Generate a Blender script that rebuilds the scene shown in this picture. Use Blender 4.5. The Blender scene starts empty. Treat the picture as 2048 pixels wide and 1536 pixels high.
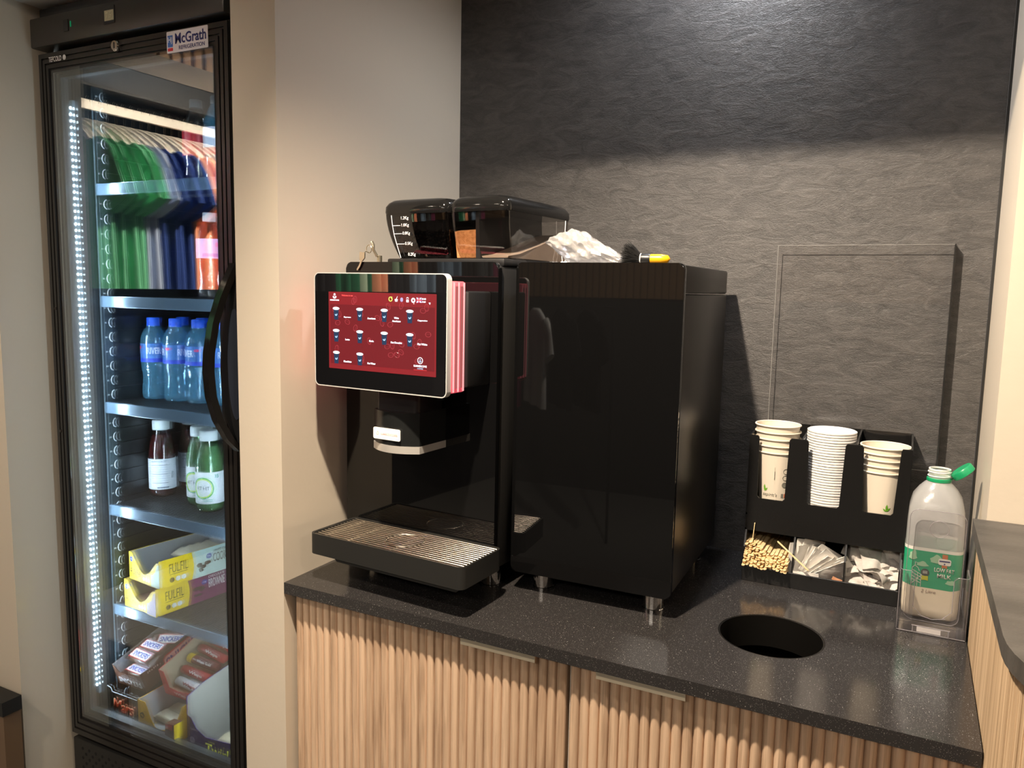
import bpy, bmesh, math, random
from mathutils import Vector, Matrix
random.seed(7)
S = bpy.context.scene
COL = S.collection
PI = math.pi

# ------------------------------------------------------------------ camera, world, exposure
def make_camera():
    yaw, pitch, roll, f = -0.4688, -0.1206, 0.0199, 1575.2
    cy, sy, cp, sp = math.cos(yaw), math.sin(yaw), math.cos(pitch), math.sin(pitch)
    F = Vector((sy*cp, cy*cp, sp)); R = Vector((cy, -sy, 0)); U = R.cross(F)
    c, s = math.cos(roll), math.sin(roll)
    R2 = c*R + s*U; U2 = -s*R + c*U
    M = Matrix((R2, U2, -F)).transposed().to_4x4()
    M.translation = Vector((1.0107, -1.6905, 1.4521))
    cd = bpy.data.cameras.new('camera'); co = bpy.data.objects.new('camera', cd)
    COL.objects.link(co); co.matrix_world = M
    cd.sensor_width = 36.0; cd.lens = f/2048*36.0; cd.clip_start = 0.02
    S.camera = co
make_camera()

W = bpy.data.worlds.new('world'); S.world = W; W.use_nodes = True
W.node_tree.nodes['Background'].inputs[0].default_value = (1.0, 0.93, 0.85, 1)
W.node_tree.nodes['Background'].inputs[1].default_value = 0.05
S.view_settings.view_transform = 'Standard'; S.view_settings.look = 'None'
S.view_settings.gamma = 1.0; S.view_settings.use_curve_mapping = False
S.view_settings.exposure = 1.2

def spot(name, loc, target, power, col, angle=100, blend=.6, radius=.02):
    l = bpy.data.lights.new(name, 'SPOT'); l.energy = power; l.color = col
    l.spot_size = math.radians(angle); l.spot_blend = blend; l.shadow_soft_size = radius
    o = bpy.data.objects.new(name, l); COL.objects.link(o); o.location = loc
    o.rotation_euler = (Vector(target)-Vector(loc)).to_track_quat('-Z', 'Y').to_euler()
    return o
WARM = (1.0, .83, .64); COOL = (.93, .95, 1.0)
KEY = Vector((.56, -1.13, 2.335))
LAMPS = [  # fixture x, y, bottom z, aim, power, colour
    ((.50, -1.13, 2.335), (.92, -.42, .9), 92, WARM, 106, .82),
    ((-.75, -1.75, 2.335), (-1.75, -1.85, 1.5), 165, (1, .86, .7), 110, .7),  # added to brighten the shirts mirrored in the fridge glass
    ((-.75, -2.85, 2.335), (-1.75, -2.8, 1.4), 110, (1, .86, .7), 110, .7),  # added likewise for the far end of the rail
    ((2.35, -1.4, 2.335), (1.75, -.4, 1.2), 14, WARM, 110, .8),  # added to light only the right wall and ledge
    ((.1, -2.5, 2.335), (-.4, -4.2, 1.3), 80, (1, .9, .78), 100, .8),  # added to light the slatted back wall and white shirt
    ((-.5, -2.0, 2.335), (-.8, -.5, 1.0), 36, (1, .84, .66), 80, .9),  # added to lift the dark niche wall beside the fridge
]
for (p, t, e, c, a, b) in LAMPS:
    spot('ceiling_spotlight_light', p, t, e, c, a, b, .022)
spot('alcove_downlight_light', (.63, -.135, 2.352), (.63, -.09, 0), 15, COOL, 150, .9, .03)

def area(name, loc, rot, sx, sy, power, col):
    l = bpy.data.lights.new(name, 'AREA'); l.shape = 'RECTANGLE'; l.size = sx; l.size_y = sy
    l.energy = power; l.color = col
    o = bpy.data.objects.new(name, l); COL.objects.link(o); o.location = loc; o.rotation_euler = rot
    return o
for sx_, sg_ in ((-.797, 1), (-.283, -1)):  # light for the LED strips; the unseen right one is added
    area('fridge_strip_light', (sx_+sg_*.006, -.449, 1.135), (Vector((sg_*.75, .66, 0))).to_track_quat('-Z', 'Y').to_euler(), .008, 1.44, 5.5, (.74, .88, 1.0))
area('shop_fill_light', (.6, -3.3, 2.39), (0, 0, 0), 1.6, .5, 14, (1, .9, .78))  # added fill light for the shop, from no known lamp

# ------------------------------------------------------------------ materials
MATS = {}
def nodes_of(m): return m.node_tree.nodes, m.node_tree.links
def mat(name, col=(.5, .5, .5), rough=.5, metal=0., spec=.5, emit=None, estr=0., coat=0., alpha=None, sub=0.):
    if name in MATS: return MATS[name]
    m = bpy.data.materials.new(name); m.use_nodes = True
    b = m.node_tree.nodes['Principled BSDF']
    b.inputs['Base Color'].default_value = (*col, 1); b.inputs['Roughness'].default_value = rough
    b.inputs['Metallic'].default_value = metal; b.inputs['Specular IOR Level'].default_value = spec
    if emit: b.inputs['Emission Color'].default_value = (*emit, 1); b.inputs['Emission Strength'].default_value = estr
    if coat: b.inputs['Coat Weight'].default_value = coat; b.inputs['Coat Roughness'].default_value = .02
    MATS[name] = m; return m
def bsdf(m): return m.node_tree.nodes['Principled BSDF']
def noise_bump(m, scale=200, strength=.2, dist=.001, detail=4, stretch=None):
    n, l = nodes_of(m)
    tc = n.new('ShaderNodeTexCoord'); mp = n.new('ShaderNodeMapping'); l.new(tc.outputs['Object'], mp.inputs[0])
    if stretch: mp.inputs['Scale'].default_value = stretch
    t = n.new('ShaderNodeTexNoise'); t.inputs['Scale'].default_value = scale; t.inputs['Detail'].default_value = detail
    l.new(mp.outputs[0], t.inputs['Vector'])
    b = n.new('ShaderNodeBump'); b.inputs['Strength'].default_value = strength; b.inputs['Distance'].default_value = dist
    l.new(t.outputs['Fac'], b.inputs['Height']); l.new(b.outputs[0], bsdf(m).inputs['Normal'])
    return t
def noise_color(m, c1, c2, scale=5, stretch=None, lo=.35, hi=.65, detail=5):
    n, l = nodes_of(m)
    tc = n.new('ShaderNodeTexCoord'); mp = n.new('ShaderNodeMapping'); l.new(tc.outputs['Object'], mp.inputs[0])
    if stretch: mp.inputs['Scale'].default_value = stretch
    t = n.new('ShaderNodeTexNoise'); t.inputs['Scale'].default_value = scale; t.inputs['Detail'].default_value = detail
    l.new(mp.outputs[0], t.inputs['Vector'])
    r = n.new('ShaderNodeValToRGB'); r.color_ramp.elements[0].position = lo; r.color_ramp.elements[1].position = hi
    r.color_ramp.elements[0].color = (*c1, 1); r.color_ramp.elements[1].color = (*c2, 1)
    l.new(t.outputs['Fac'], r.inputs[0]); l.new(r.outputs[0], bsdf(m).inputs['Base Color'])
    return r
def clear(name, tint=(1, 1, 1), refl=.06, rough=.02, body=None, bodyw=0., fres=True, bump=0.):
    """thin clear sheet: tinted transparency + mirror reflection, optionally a milky body"""
    if name in MATS: return MATS[name]
    m = bpy.data.materials.new(name); m.use_nodes = True; n, l = nodes_of(m)
    for x in list(n):
        if x.type == 'BSDF_PRINCIPLED': n.remove(x)
    out = n['Material Output']
    tr = n.new('ShaderNodeBsdfTransparent'); tr.inputs[0].default_value = (*tint, 1)
    base = tr.outputs[0]
    if body:
        d = n.new('ShaderNodeBsdfDiffuse'); d.inputs[0].default_value = (*body, 1)
        tl = n.new('ShaderNodeBsdfTranslucent'); tl.inputs[0].default_value = (*body, 1)
        a = n.new('ShaderNodeMixShader'); a.inputs[0].default_value = .4
        l.new(d.outputs[0], a.inputs[1]); l.new(tl.outputs[0], a.inputs[2])
        b = n.new('ShaderNodeMixShader'); b.inputs[0].default_value = bodyw
        l.new(base, b.inputs[1]); l.new(a.outputs[0], b.inputs[2]); base = b.outputs[0]
    g = n.new('ShaderNodeBsdfGlossy'); g.inputs['Roughness'].default_value = rough
    lw = n.new('ShaderNodeLayerWeight'); lw.inputs['Blend'].default_value = .35
    ma = n.new('ShaderNodeMath'); ma.operation = 'MULTIPLY_ADD'
    l.new(lw.outputs['Fresnel' if fres else 'Facing'], ma.inputs[0]); ma.inputs[1].default_value = .55 if fres else 0
    ma.inputs[2].default_value = refl; ma.use_clamp = True
    if bump:
        tc = n.new('ShaderNodeTexCoord'); t = n.new('ShaderNodeTexNoise'); t.inputs['Scale'].default_value = 160
        l.new(tc.outputs['Object'], t.inputs['Vector'])
        bp = n.new('ShaderNodeBump'); bp.inputs['Strength'].default_value = bump; bp.inputs['Distance'].default_value = .004
        l.new(t.outputs['Fac'], bp.inputs['Height']); l.new(bp.outputs[0], g.inputs['Normal'])
    mx = n.new('ShaderNodeMixShader'); l.new(ma.outputs[0], mx.inputs[0]); l.new(base, mx.inputs[1]); l.new(g.outputs[0], mx.inputs[2])
    l.new(mx.outputs[0], out.inputs[0]); MATS[name] = m; return m

M_wall = mat('cream_paint', (.66, .585, .48), .5, spec=.35); noise_bump(M_wall, 55, .25, .0015)
M_ceil = mat('white_ceiling', (.62, .6, .57), .7)
M_black = mat('black_plastic', (.012, .012, .013), .38); 
M_blackm = mat('black_matte', (.012, .0115, .011), .55)
M_gloss = mat('black_gloss', (.004, .004, .0042), .02, spec=.5)
M_satin = mat('black_satin', (.02, .018, .016), .3)
M_chrome = mat('chrome', (.85, .83, .8), .08, 1.0)
M_steel = mat('brushed_steel', (.72, .66, .58), .3, 1.0)
M_champ = mat('champagne_metal', (.78, .7, .55), .35, .8)
M_white = mat('white_plastic', (.8, .78, .74), .4)
M_whitep = mat('white_print', (.85, .85, .85), .5)
M_card = mat('grey_card', (.5, .5, .52), .8)
M_cardb = mat('brown_card', (.42, .33, .22), .8)
M_yel = mat('yellow_card', (.85, .58, .01), .45)
M_red = mat('red_card', (.55, .02, .02), .4)
M_mars = mat('dark_brown_card', (.018, .012, .009), .4)
M_snick = mat('brown_wrapper', (.07, .03, .018), .3)
M_purple = mat('purple_card', (.06, .02, .2), .4)
M_mag = mat('plum_card', (.19, .015, .1), .4)
M_mint = mat('mint_card', (.52, .66, .6), .5)
M_blue = mat('blue_print', (.02, .05, .35), .4)
M_green = mat('green_print', (.02, .33, .14), .4)
M_dkprint = mat('dark_print', (.05, .035, .02), .5)
M_glass = clear('fridge_glass', (.93, .97, .97), .16, .0)
M_clear = clear('clear_acrylic', (.97, .97, .97), .03, .02)
M_hop = clear('clear_hopper', (.94, .91, .88), .05, .03)
M_smoke = clear('smoked_hopper', (.16, .15, .15), .05, .03)

def slate_mat():
    m = mat('slate_laminate', (.05, .05, .05), .42, spec=.45); n, l = nodes_of(m)
    tc = n.new('ShaderNodeTexCoord')
    mp = n.new('ShaderNodeMapping'); mp.inputs['Rotation'].default_value = (0, .35, 0); mp.inputs['Scale'].default_value = (1, 1, 2.4)
    l.new(tc.outputs['Object'], mp.inputs[0])
    t1 = n.new('ShaderNodeTexNoise'); t1.inputs['Scale'].default_value = 17; t1.inputs['Detail'].default_value = 9; t1.inputs['Roughness'].default_value = .62; t1.inputs['Distortion'].default_value = 1.2
    l.new(mp.outputs[0], t1.inputs['Vector'])
    t2 = n.new('ShaderNodeTexNoise'); t2.inputs['Scale'].default_value = 130; t2.inputs['Detail'].default_value = 6; t2.inputs['Distortion'].default_value = 2.5
    l.new(mp.outputs[0], t2.inputs['Vector'])
    r = n.new('ShaderNodeValToRGB'); r.color_ramp.elements[0].position = .3; r.color_ramp.elements[1].position = .72
    r.color_ramp.elements[0].color = (.046, .044, .044, 1); r.color_ramp.elements[1].color = (.098, .092, .089, 1)
    l.new(t1.outputs['Fac'], r.inputs[0])
    w = n.new('ShaderNodeTexWave'); w.wave_type = 'BANDS'; w.bands_direction = 'Z'; w.inputs['Scale'].default_value = 24; w.inputs['Distortion'].default_value = 26
    w.inputs['Detail'].default_value = 5; w.inputs['Detail Scale'].default_value = 2.2
    l.new(mp.outputs[0], w.inputs['Vector'])
    rr = n.new('ShaderNodeValToRGB'); rr.color_ramp.elements[0].position = .93; rr.color_ramp.elements[1].position = 1.0
    rr.color_ramp.elements[0].color = (0, 0, 0, 1); rr.color_ramp.elements[1].color = (.035, .035, .036, 1)
    l.new(w.outputs['Fac'], rr.inputs[0])
    ad = n.new('ShaderNodeMixRGB'); ad.blend_type = 'ADD'; ad.inputs[0].default_value = .6
    l.new(r.outputs[0], ad.inputs[1]); l.new(rr.outputs[0], ad.inputs[2]); l.new(ad.outputs[0], bsdf(m).inputs['Base Color'])
    t3 = n.new('ShaderNodeTexNoise'); t3.noise_type = 'RIDGED_MULTIFRACTAL'; t3.inputs['Scale'].default_value = 13; t3.inputs['Detail'].default_value = 9; t3.inputs['Distortion'].default_value = 1.6
    l.new(mp.outputs[0], t3.inputs['Vector'])
    r3 = n.new('ShaderNodeValToRGB'); r3.color_ramp.elements[0].position = .55; r3.color_ramp.elements[1].position = 1.0
    r3.color_ramp.elements[0].color = (0, 0, 0, 1); r3.color_ramp.elements[1].color = (.05, .049, .05, 1)
    l.new(t3.outputs['Fac'], r3.inputs[0])
    ad2 = n.new('ShaderNodeMixRGB'); ad2.blend_type = 'ADD'; ad2.inputs[0].default_value = 1.0
    l.new(ad.outputs[0], ad2.inputs[1]); l.new(r3.outputs[0], ad2.inputs[2]); l.new(ad2.outputs[0], bsdf(m).inputs['Base Color'])
    m0 = n.new('ShaderNodeMath'); m0.operation = 'MULTIPLY_ADD'; l.new(t3.outputs['Fac'], m0.inputs[0]); m0.inputs[1].default_value = .22; l.new(t1.outputs['Fac'], m0.inputs[2])
    mx = n.new('ShaderNodeMath'); mx.operation = 'MULTIPLY_ADD'; l.new(t2.outputs['Fac'], mx.inputs[0]); mx.inputs[1].default_value = .5; l.new(m0.outputs[0], mx.inputs[2])
    b = n.new('ShaderNodeBump'); b.inputs['Strength'].default_value = .4; b.inputs['Distance'].default_value = .005
    l.new(mx.outputs[0], b.inputs['Height']); l.new(b.outputs[0], bsdf(m).inputs['Normal'])
    return m
M_slate = slate_mat()
def quartz_mat():
    m = mat('black_quartz', (.028, .026, .026), .13, spec=.5); n, l = nodes_of(m)
    tc = n.new('ShaderNodeTexCoord')
    acc = None
    for sc, th, v in ((270, .10, .9), (900, .22, .38)):
        vo = n.new('ShaderNodeTexVoronoi'); vo.inputs['Scale'].default_value = sc; l.new(tc.outputs['Object'], vo.inputs['Vector'])
        lt = n.new('ShaderNodeMath'); lt.operation = 'LESS_THAN'; l.new(vo.outputs['Distance'], lt.inputs[0]); lt.inputs[1].default_value = th
        sx = n.new('ShaderNodeSeparateColor'); l.new(vo.outputs['Color'], sx.inputs[0])
        gt = n.new('ShaderNodeMath'); gt.operation = 'GREATER_THAN'; l.new(sx.outputs[0], gt.inputs[0]); gt.inputs[1].default_value = .72
        mu = n.new('ShaderNodeMath'); mu.operation = 'MULTIPLY'; l.new(lt.outputs[0], mu.inputs[0]); l.new(gt.outputs[0], mu.inputs[1])
        mv = n.new('ShaderNodeMath'); mv.operation = 'MULTIPLY'; l.new(mu.outputs[0], mv.inputs[0]); mv.inputs[1].default_value = v
        if acc:
            a = n.new('ShaderNodeMath'); a.operation = 'MAXIMUM'; l.new(acc.outputs[0], a.inputs[0]); l.new(mv.outputs[0], a.inputs[1]); acc = a
        else: acc = mv
    mx = n.new('ShaderNodeMixRGB'); l.new(acc.outputs[0], mx.inputs[0]); mx.inputs[1].default_value = (.028, .026, .026, 1); mx.inputs[2].default_value = (.8, .78, .74, 1)
    l.new(mx.outputs[0], bsdf(m).inputs['Base Color']); return m
M_quartz = quartz_mat()
def oak_mat(name, c1, c2, pitch):
    m = mat(name, c1, .5, spec=.3); n, l = nodes_of(m)
    tc = n.new('ShaderNodeTexCoord'); sp = n.new('ShaderNodeSeparateXYZ'); l.new(tc.outputs['Object'], sp.inputs[0])
    d = n.new('ShaderNodeMath'); d.operation = 'DIVIDE'; l.new(sp.outputs[0], d.inputs[0]); d.inputs[1].default_value = pitch
    fl = n.new('ShaderNodeMath'); fl.operation = 'FLOOR'; l.new(d.outputs[0], fl.inputs[0])
    wn = n.new('ShaderNodeTexWhiteNoise'); wn.noise_dimensions = '1D'; l.new(fl.outputs[0], wn.inputs['W'])
    # grain offset per slat
    cb = n.new('ShaderNodeCombineXYZ'); ml = n.new('ShaderNodeMath'); ml.operation = 'MULTIPLY'; l.new(wn.outputs['Value'], ml.inputs[0]); ml.inputs[1].default_value = 40
    l.new(sp.outputs[0], cb.inputs[0]); l.new(ml.outputs[0], cb.inputs[1]); l.new(sp.outputs[2], cb.inputs[2])
    mp = n.new('ShaderNodeMapping'); mp.inputs['Scale'].default_value = (230, 1, 9); l.new(cb.outputs[0], mp.inputs[0])
    t = n.new('ShaderNodeTexNoise'); t.inputs['Scale'].default_value = 1; t.inputs['Detail'].default_value = 6; t.inputs['Distortion'].default_value = .8
    l.new(mp.outputs[0], t.inputs['Vector'])
    mp2 = n.new('ShaderNodeMapping'); mp2.inputs['Scale'].default_value = (60, 1, 2.2); l.new(cb.outputs[0], mp2.inputs[0])
    w = n.new('ShaderNodeTexWave'); w.wave_type = 'RINGS'; w.inputs['Scale'].default_value = 1.3; w.inputs['Distortion'].default_value = 5; w.inputs['Detail'].default_value = 2
    l.new(mp2.outputs[0], w.inputs['Vector'])
    a = n.new('ShaderNodeMath'); a.operation = 'MULTIPLY_ADD'; l.new(w.outputs['Fac'], a.inputs[0]); a.inputs[1].default_value = .22; l.new(t.outputs['Fac'], a.inputs[2])
    a2 = n.new('ShaderNodeMath'); a2.operation = 'MULTIPLY_ADD'; l.new(wn.outputs['Value'], a2.inputs[0]); a2.inputs[1].default_value = .38; l.new(a.outputs[0], a2.inputs[2])
    r = n.new('ShaderNodeValToRGB'); r.color_ramp.elements[0].position = .45; r.color_ramp.elements[1].position = 1.1
    r.color_ramp.elements[0].color = (*c2, 1); r.color_ramp.elements[1].color = (*c1, 1)
    l.new(a2.outputs[0], r.inputs[0]); l.new(r.outputs[0], bsdf(m).inputs['Base Color']); return m
M_oak = oak_mat('oak_slats', (.72, .52, .36), (.46, .31, .205), .01632)
def veneer_mat():
    m = mat('striped_veneer', (.5, .36, .22), .5, spec=.3)
    noise_color(m, (.34, .235, .14), (.62, .46, .3), 1, (150, 150, 2.5), .3, .7, 6); return m
M_veneer = veneer_mat()

# ------------------------------------------------------------------ geometry helpers
class MB:
    def __init__(s, root=None):
        s.bm = bmesh.new(); s.off = Vector(root['_o']) if root is not None and '_o' in root else Vector((0, 0, 0))
    def _add(s, verts, faces):
        vs = [s.bm.verts.new(Vector(v)-s.off) for v in verts]
        for f in faces:
            try: s.bm.faces.new([vs[i] for i in f])
            except ValueError: pass
        return vs
    def box(s, x0, x1, y0, y1, z0, z1, bev=0., seg=2, M=None):
        b = bmesh.new()
        vs = [b.verts.new((x, y, z)) for x in (x0, x1) for y in (y0, y1) for z in (z0, z1)]
        for f in ((0, 1, 3, 2), (4, 6, 7, 5), (0, 4, 5, 1), (2, 3, 7, 6), (0, 2, 6, 4), (1, 5, 7, 3)): b.faces.new([vs[i] for i in f])
        if bev: bmesh.ops.bevel(b, geom=b.edges[:], offset=bev, segments=seg, profile=.5, affect='EDGES')
        s.merge(b, M); return s
    def merge(s, b, M=None):
        b.verts.index_update(); b.verts.ensure_lookup_table()
        vs = [(M @ v.co if M else v.co.copy()) for v in b.verts]
        s._add(vs, [[v.index for v in f.verts] for f in b.faces]); b.free(); return s
    def prism(s, pts, axis='y', a0=0, a1=1, M=None, bev=0.):
        """polygon pts in the plane normal to axis, extruded from a0 to a1"""
        def P(u, v, a): return {'y': (u, a, v), 'x': (a, u, v), 'z': (u, v, a)}[axis]
        n = len(pts); b = bmesh.new()
        A = [b.verts.new(P(u, v, a0)) for u, v in pts]; B = [b.verts.new(P(u, v, a1)) for u, v in pts]
        fa = b.faces.new(A); fb = b.faces.new(B[::-1])
        for i in range(n): b.faces.new([A[i], B[i], B[(i+1) % n], A[(i+1) % n]])
        if bev:
            es = list(fa.edges)+list(fb.edges)
            bmesh.ops.bevel(b, geom=es, offset=bev, segments=2, profile=.5, affect='EDGES')
        b.normal_update()
        bmesh.ops.triangulate(b, faces=[f for f in b.faces if len(f.verts) > 4])
        s.merge(b, M); return s
    def ring_prism(s, outer, inner, axis, a0, a1):
        def P(u, v, a): return {'y': (u, a, v), 'x': (a, u, v), 'z': (u, v, a)}[axis]
        n = len(outer); V = [P(u, v, a) for a in (a0, a1) for loop in (outer, inner) for u, v in loop]
        F = []
        for i in range(n):
            j = (i+1) % n; o0, i0, o1, i1 = 0, n, 2*n, 3*n
            F += [(o0+i, o0+j, i0+j, i0+i), (o1+i, i1+i, i1+j, o1+j), (o0+i, o1+i, o1+j, o0+j), (i0+i, i0+j, i1+j, i1+i)]
        s._add(V, F); return s
    def cyl(s, p0, p1, r0, r1=None, n=16, caps=True):
        r1 = r0 if r1 is None else r1; p0, p1 = Vector(p0), Vector(p1); d = (p1-p0)
        if d.length < 1e-9: return s
        d.normalize(); a = d.orthogonal().normalized(); b = d.cross(a)
        V = [p0+r0*(math.cos(t)*a+math.sin(t)*b) for t in [2*PI*i/n for i in range(n)]]
        V += [p1+r1*(math.cos(t)*a+math.sin(t)*b) for t in [2*PI*i/n for i in range(n)]]
        F = [(i, (i+1) % n, n+(i+1) % n, n+i) for i in range(n)]
        if caps: F += [tuple(range(n))[::-1], tuple(range(n, 2*n))]
        s._add(V, F); return s
    def lathe(s, prof, c=(0, 0, 0), n=32, cap0=True, cap1=True, sx=1., sy=1., fn=None):
        V = []
        for k, (r, z) in enumerate(prof):
            for i in range(n):
                t = 2*PI*i/n; rr = r*(fn(t, z) if fn else 1)
                V.append((c[0]+sx*rr*math.cos(t), c[1]+sy*rr*math.sin(t), c[2]+z))
        F = [(k*n+i, k*n+(i+1) % n, (k+1)*n+(i+1) % n, (k+1)*n+i) for k in range(len(prof)-1) for i in range(n)]
        if cap0: F.append(tuple(range(n))[::-1])
        if cap1: F.append(tuple(range((len(prof)-1)*n, len(prof)*n)))
        s._add(V, F); return s
    def loft(s, loops, cap=True):
        n = len(loops[0]); V = [v for L in loops for v in L]
        F = [(k*n+i, k*n+(i+1) % n, (k+1)*n+(i+1) % n, (k+1)*n+i) for k in range(len(loops)-1) for i in range(n)]
        if cap: F += [tuple(range(n))[::-1], tuple(range((len(loops)-1)*n, len(loops)*n))]
        s._add(V, F); return s
    def tube(s, pts, r, n=8, rad=None):
        pts = [Vector(p) for p in pts]; loops = []; prev = None
        for i, p in enumerate(pts):
            d = (pts[min(i+1, len(pts)-1)]-pts[max(i-1, 0)]).normalized()
            a = d.orthogonal().normalized() if prev is None else (prev-d*prev.dot(d)).normalized()
            prev = a; b = d.cross(a); rr = rad[i] if rad else r
            loops.append([p+rr*(math.cos(2*PI*k/n)*a+math.sin(2*PI*k/n)*b) for k in range(n)])
        return s.loft(loops)
    def build(s, name, m, parent=None, smooth=None, fix=True):
        if fix: bmesh.ops.recalc_face_normals(s.bm, faces=s.bm.faces[:])
        me = bpy.data.meshes.new(name); s.bm.to_mesh(me); s.bm.free()
        o = bpy.data.objects.new(name, me); COL.objects.link(o); me.materials.append(m)
        if smooth is not None:
            me.polygons.foreach_set('use_smooth', [True]*len(me.polygons))
            me.set_sharp_from_angle(angle=math.radians(smooth))
        if parent is not None: o.parent = parent
        return o
def rrect(x0, x1, z0, z1, r, n=5):
    out = []
    for cx, cz, a0 in ((x1-r, z1-r, 0), (x0+r, z1-r, 90), (x0+r, z0+r, 180), (x1-r, z0+r, 270)):
        for i in range(n+1):
            a = math.radians(a0+90*i/n); out.append((cx+r*math.cos(a), cz+r*math.sin(a)))
    return out
def circle(cx, cz, r, n=24): return [(cx+r*math.cos(2*PI*i/n), cz+r*math.sin(2*PI*i/n)) for i in range(n)]
def tag(o, label, cat, group=None, kind=None):
    o['label'] = label; o['category'] = cat
    if group: o['group'] = group
    if kind: o['kind'] = kind
    return o
def thing(name, label, cat, loc=(0, 0, 0), rz=0., group=None, world=True):
    o = bpy.data.objects.new(name, None); COL.objects.link(o); o.location = loc; o.rotation_euler = (0, 0, rz)
    o.empty_display_size = .02
    if world: o['_o'] = tuple(loc)
    return tag(o, label, cat, group)
def struct(name, mb, m, smooth=None):
    o = mb.build(name, m, None, smooth); o['kind'] = 'structure'; return o
def dup(root, label=None, group=None):
    r = root.copy(); COL.objects.link(r)
    if label: r['label'] = label
    if group: r['group'] = group
    for ch in list(root.children):
        c = ch.copy(); COL.objects.link(c); c.parent = r
        for g in ch.children:
            d = g.copy(); COL.objects.link(d); d.parent = c
    return r
ORD = ['first', 'second', 'third', 'fourth', 'fifth', 'sixth', 'seventh', 'eighth', 'ninth', 'tenth', 'eleventh', 'twelfth',
       'thirteenth', 'fourteenth', 'fifteenth', 'sixteenth', 'seventeenth', 'eighteenth', 'nineteenth', 'twentieth']
DG = None
def text(name, s, m, parent, o, r=(1, 0, 0), u=(0, 0, 1), w=None, h=None, thick=.0003, bold=0., shear=0., wrap=None, spacing=1.):
    """lettering as a thin solid mesh; o = centre (in parent's frame), r/u = right/up directions; w,h = size to fit
       wrap=(cx,cy,radius,angle): bends around a vertical cylinder, o then only supplies z"""
    cu = bpy.data.curves.new('t', 'FONT'); cu.body = s; cu.size = 1; cu.offset = bold; cu.shear = shear; cu.space_character = spacing
    cu.resolution_u = 3; cu.fill_mode = 'FRONT'
    ob = bpy.data.objects.new('t', cu); COL.objects.link(ob)
    me = bpy.data.meshes.new_from_object(ob.evaluated_get(bpy.context.evaluated_depsgraph_get()))
    bpy.data.objects.remove(ob); bpy.data.curves.remove(cu)
    xs = [v.co.x for v in me.vertices]; ys = [v.co.y for v in me.vertices]
    if not xs: return None
    x0, x1, y0, y1 = min(xs), max(xs), min(ys), max(ys)
    fx = w/(x1-x0) if w else None; fy = h/(y1-y0) if h else None
    fx = fx or fy; fy = fy or fx
    off = Vector(parent['_o']) if parent is not None and '_o' in parent else Vector((0, 0, 0))
    if parent is not None and parent.parent is not None and '_o' in parent.parent: off = Vector(parent.parent['_o'])
    o = Vector(o)-off; r = Vector(r).normalized(); u = Vector(u).normalized(); nn = r.cross(u)
    if wrap: wrap = (wrap[0]-off.x, wrap[1]-off.y, wrap[2], wrap[3])
    b = bmesh.new(); b.from_mesh(me); bpy.data.meshes.remove(me)
    ret = bmesh.ops.extrude_face_region(b, geom=b.faces[:])
    top = set(v for v in ret['geom'] if isinstance(v, bmesh.types.BMVert))
    for v in b.verts:
        lx = (v.co.x-(x0+x1)/2)*fx; ly = (v.co.y-(y0+y1)/2)*fy; t = thick if v in top else 0
        if wrap:
            a = wrap[3]+lx/wrap[2]; rad = wrap[2]+t
            v.co = Vector((wrap[0]+rad*math.cos(a), wrap[1]+rad*math.sin(a), o.z+ly))
        else: v.co = o+r*lx+u*ly+nn*t
    me = bpy.data.meshes.new(name); b.to_mesh(me); b.free(); me.materials.append(m)
    ob = bpy.data.objects.new(name, me); COL.objects.link(ob); ob.parent = parent
    return ob
def decal(name, pts, m, parent, o, r=(1, 0, 0), u=(0, 0, 1), thick=.0003):
    """flat printed shape with a hair of thickness"""
    off = Vector((0, 0, 0))
    if parent is not None:
        q = parent if '_o' in parent else (parent.parent if parent.parent is not None and '_o' in parent.parent else None)
        if q is not None: off = Vector(q['_o'])
    o = Vector(o)-off; r = Vector(r).normalized(); u = Vector(u).normalized(); n = r.cross(u)
    b = MB(); k = len(pts)
    V = [o+r*x+u*y for x, y in pts]+[o+r*x+u*y+n*thick for x, y in pts]
    b._add(V, [tuple(range(k))[::-1], tuple(range(k, 2*k))]+[(i, (i+1) % k, k+(i+1) % k, k+i) for i in range(k)])
    return b.build(name, m, parent)

# ------------------------------------------------------------------ the setting
XN = -.856          # face of the niche wall left of the fridge
struct('floor', MB().box(-2.4, 3.2, -4.6, .3, -.05, 0), mat('dark_floor', (.13, .125, .115), .4))
struct('wall_back', MB().box(0, 1.131, 0, .05, .855, 2.36), M_slate)
struct('wall_back_niche', MB().box(XN-.1, 0, .12, .17, 0, 2.075), M_wall)
struct('wall_left', MB().box(-.104, 0, -.62, .12, 0, 2.42), M_wall)
struct('wall_far_left', MB().box(-2.2, XN, -.61, -.57, 0, 2.42).box(XN-.05, XN, -.57, .12, 0, 2.42), M_wall)
struct('wall_right', MB().box(1.136, 1.9, -.27, .05, 0, 2.42), M_wall)
struct('ceiling', MB().box(XN, -.104, -.6, .12, 2.078, 2.13), M_ceil)
struct('ceiling_alcove', MB().box(0, 1.136, -.60, .05, 2.36, 2.42), M_ceil)
struct('wall_bulkhead', MB().box(XN, -.104, -.62, -.6, 2.078, 2.42).box(0, 1.136, -.62, -.60, 2.06, 2.42), M_wall)
struct('ceiling_shop', MB().box(-2.4, 3.2, -4.6, -.27, 2.42, 2.47), mat('shop_ceiling', (.09, .075, .06), .8))
struct('wall_front', MB().box(-2.4, 3.2, -4.6, -4.55, 0, 1.4), mat('shop_dark_wall', (.03, .028, .027), .7))
fo = MB()
for k in range(112): fo.box(-2.35+k*.05, -2.312+k*.05, -4.55, -4.53, 1.4, 2.42)
M_shopwood = mat('shop_slat_wood', (.36, .21, .1), .6)
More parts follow.
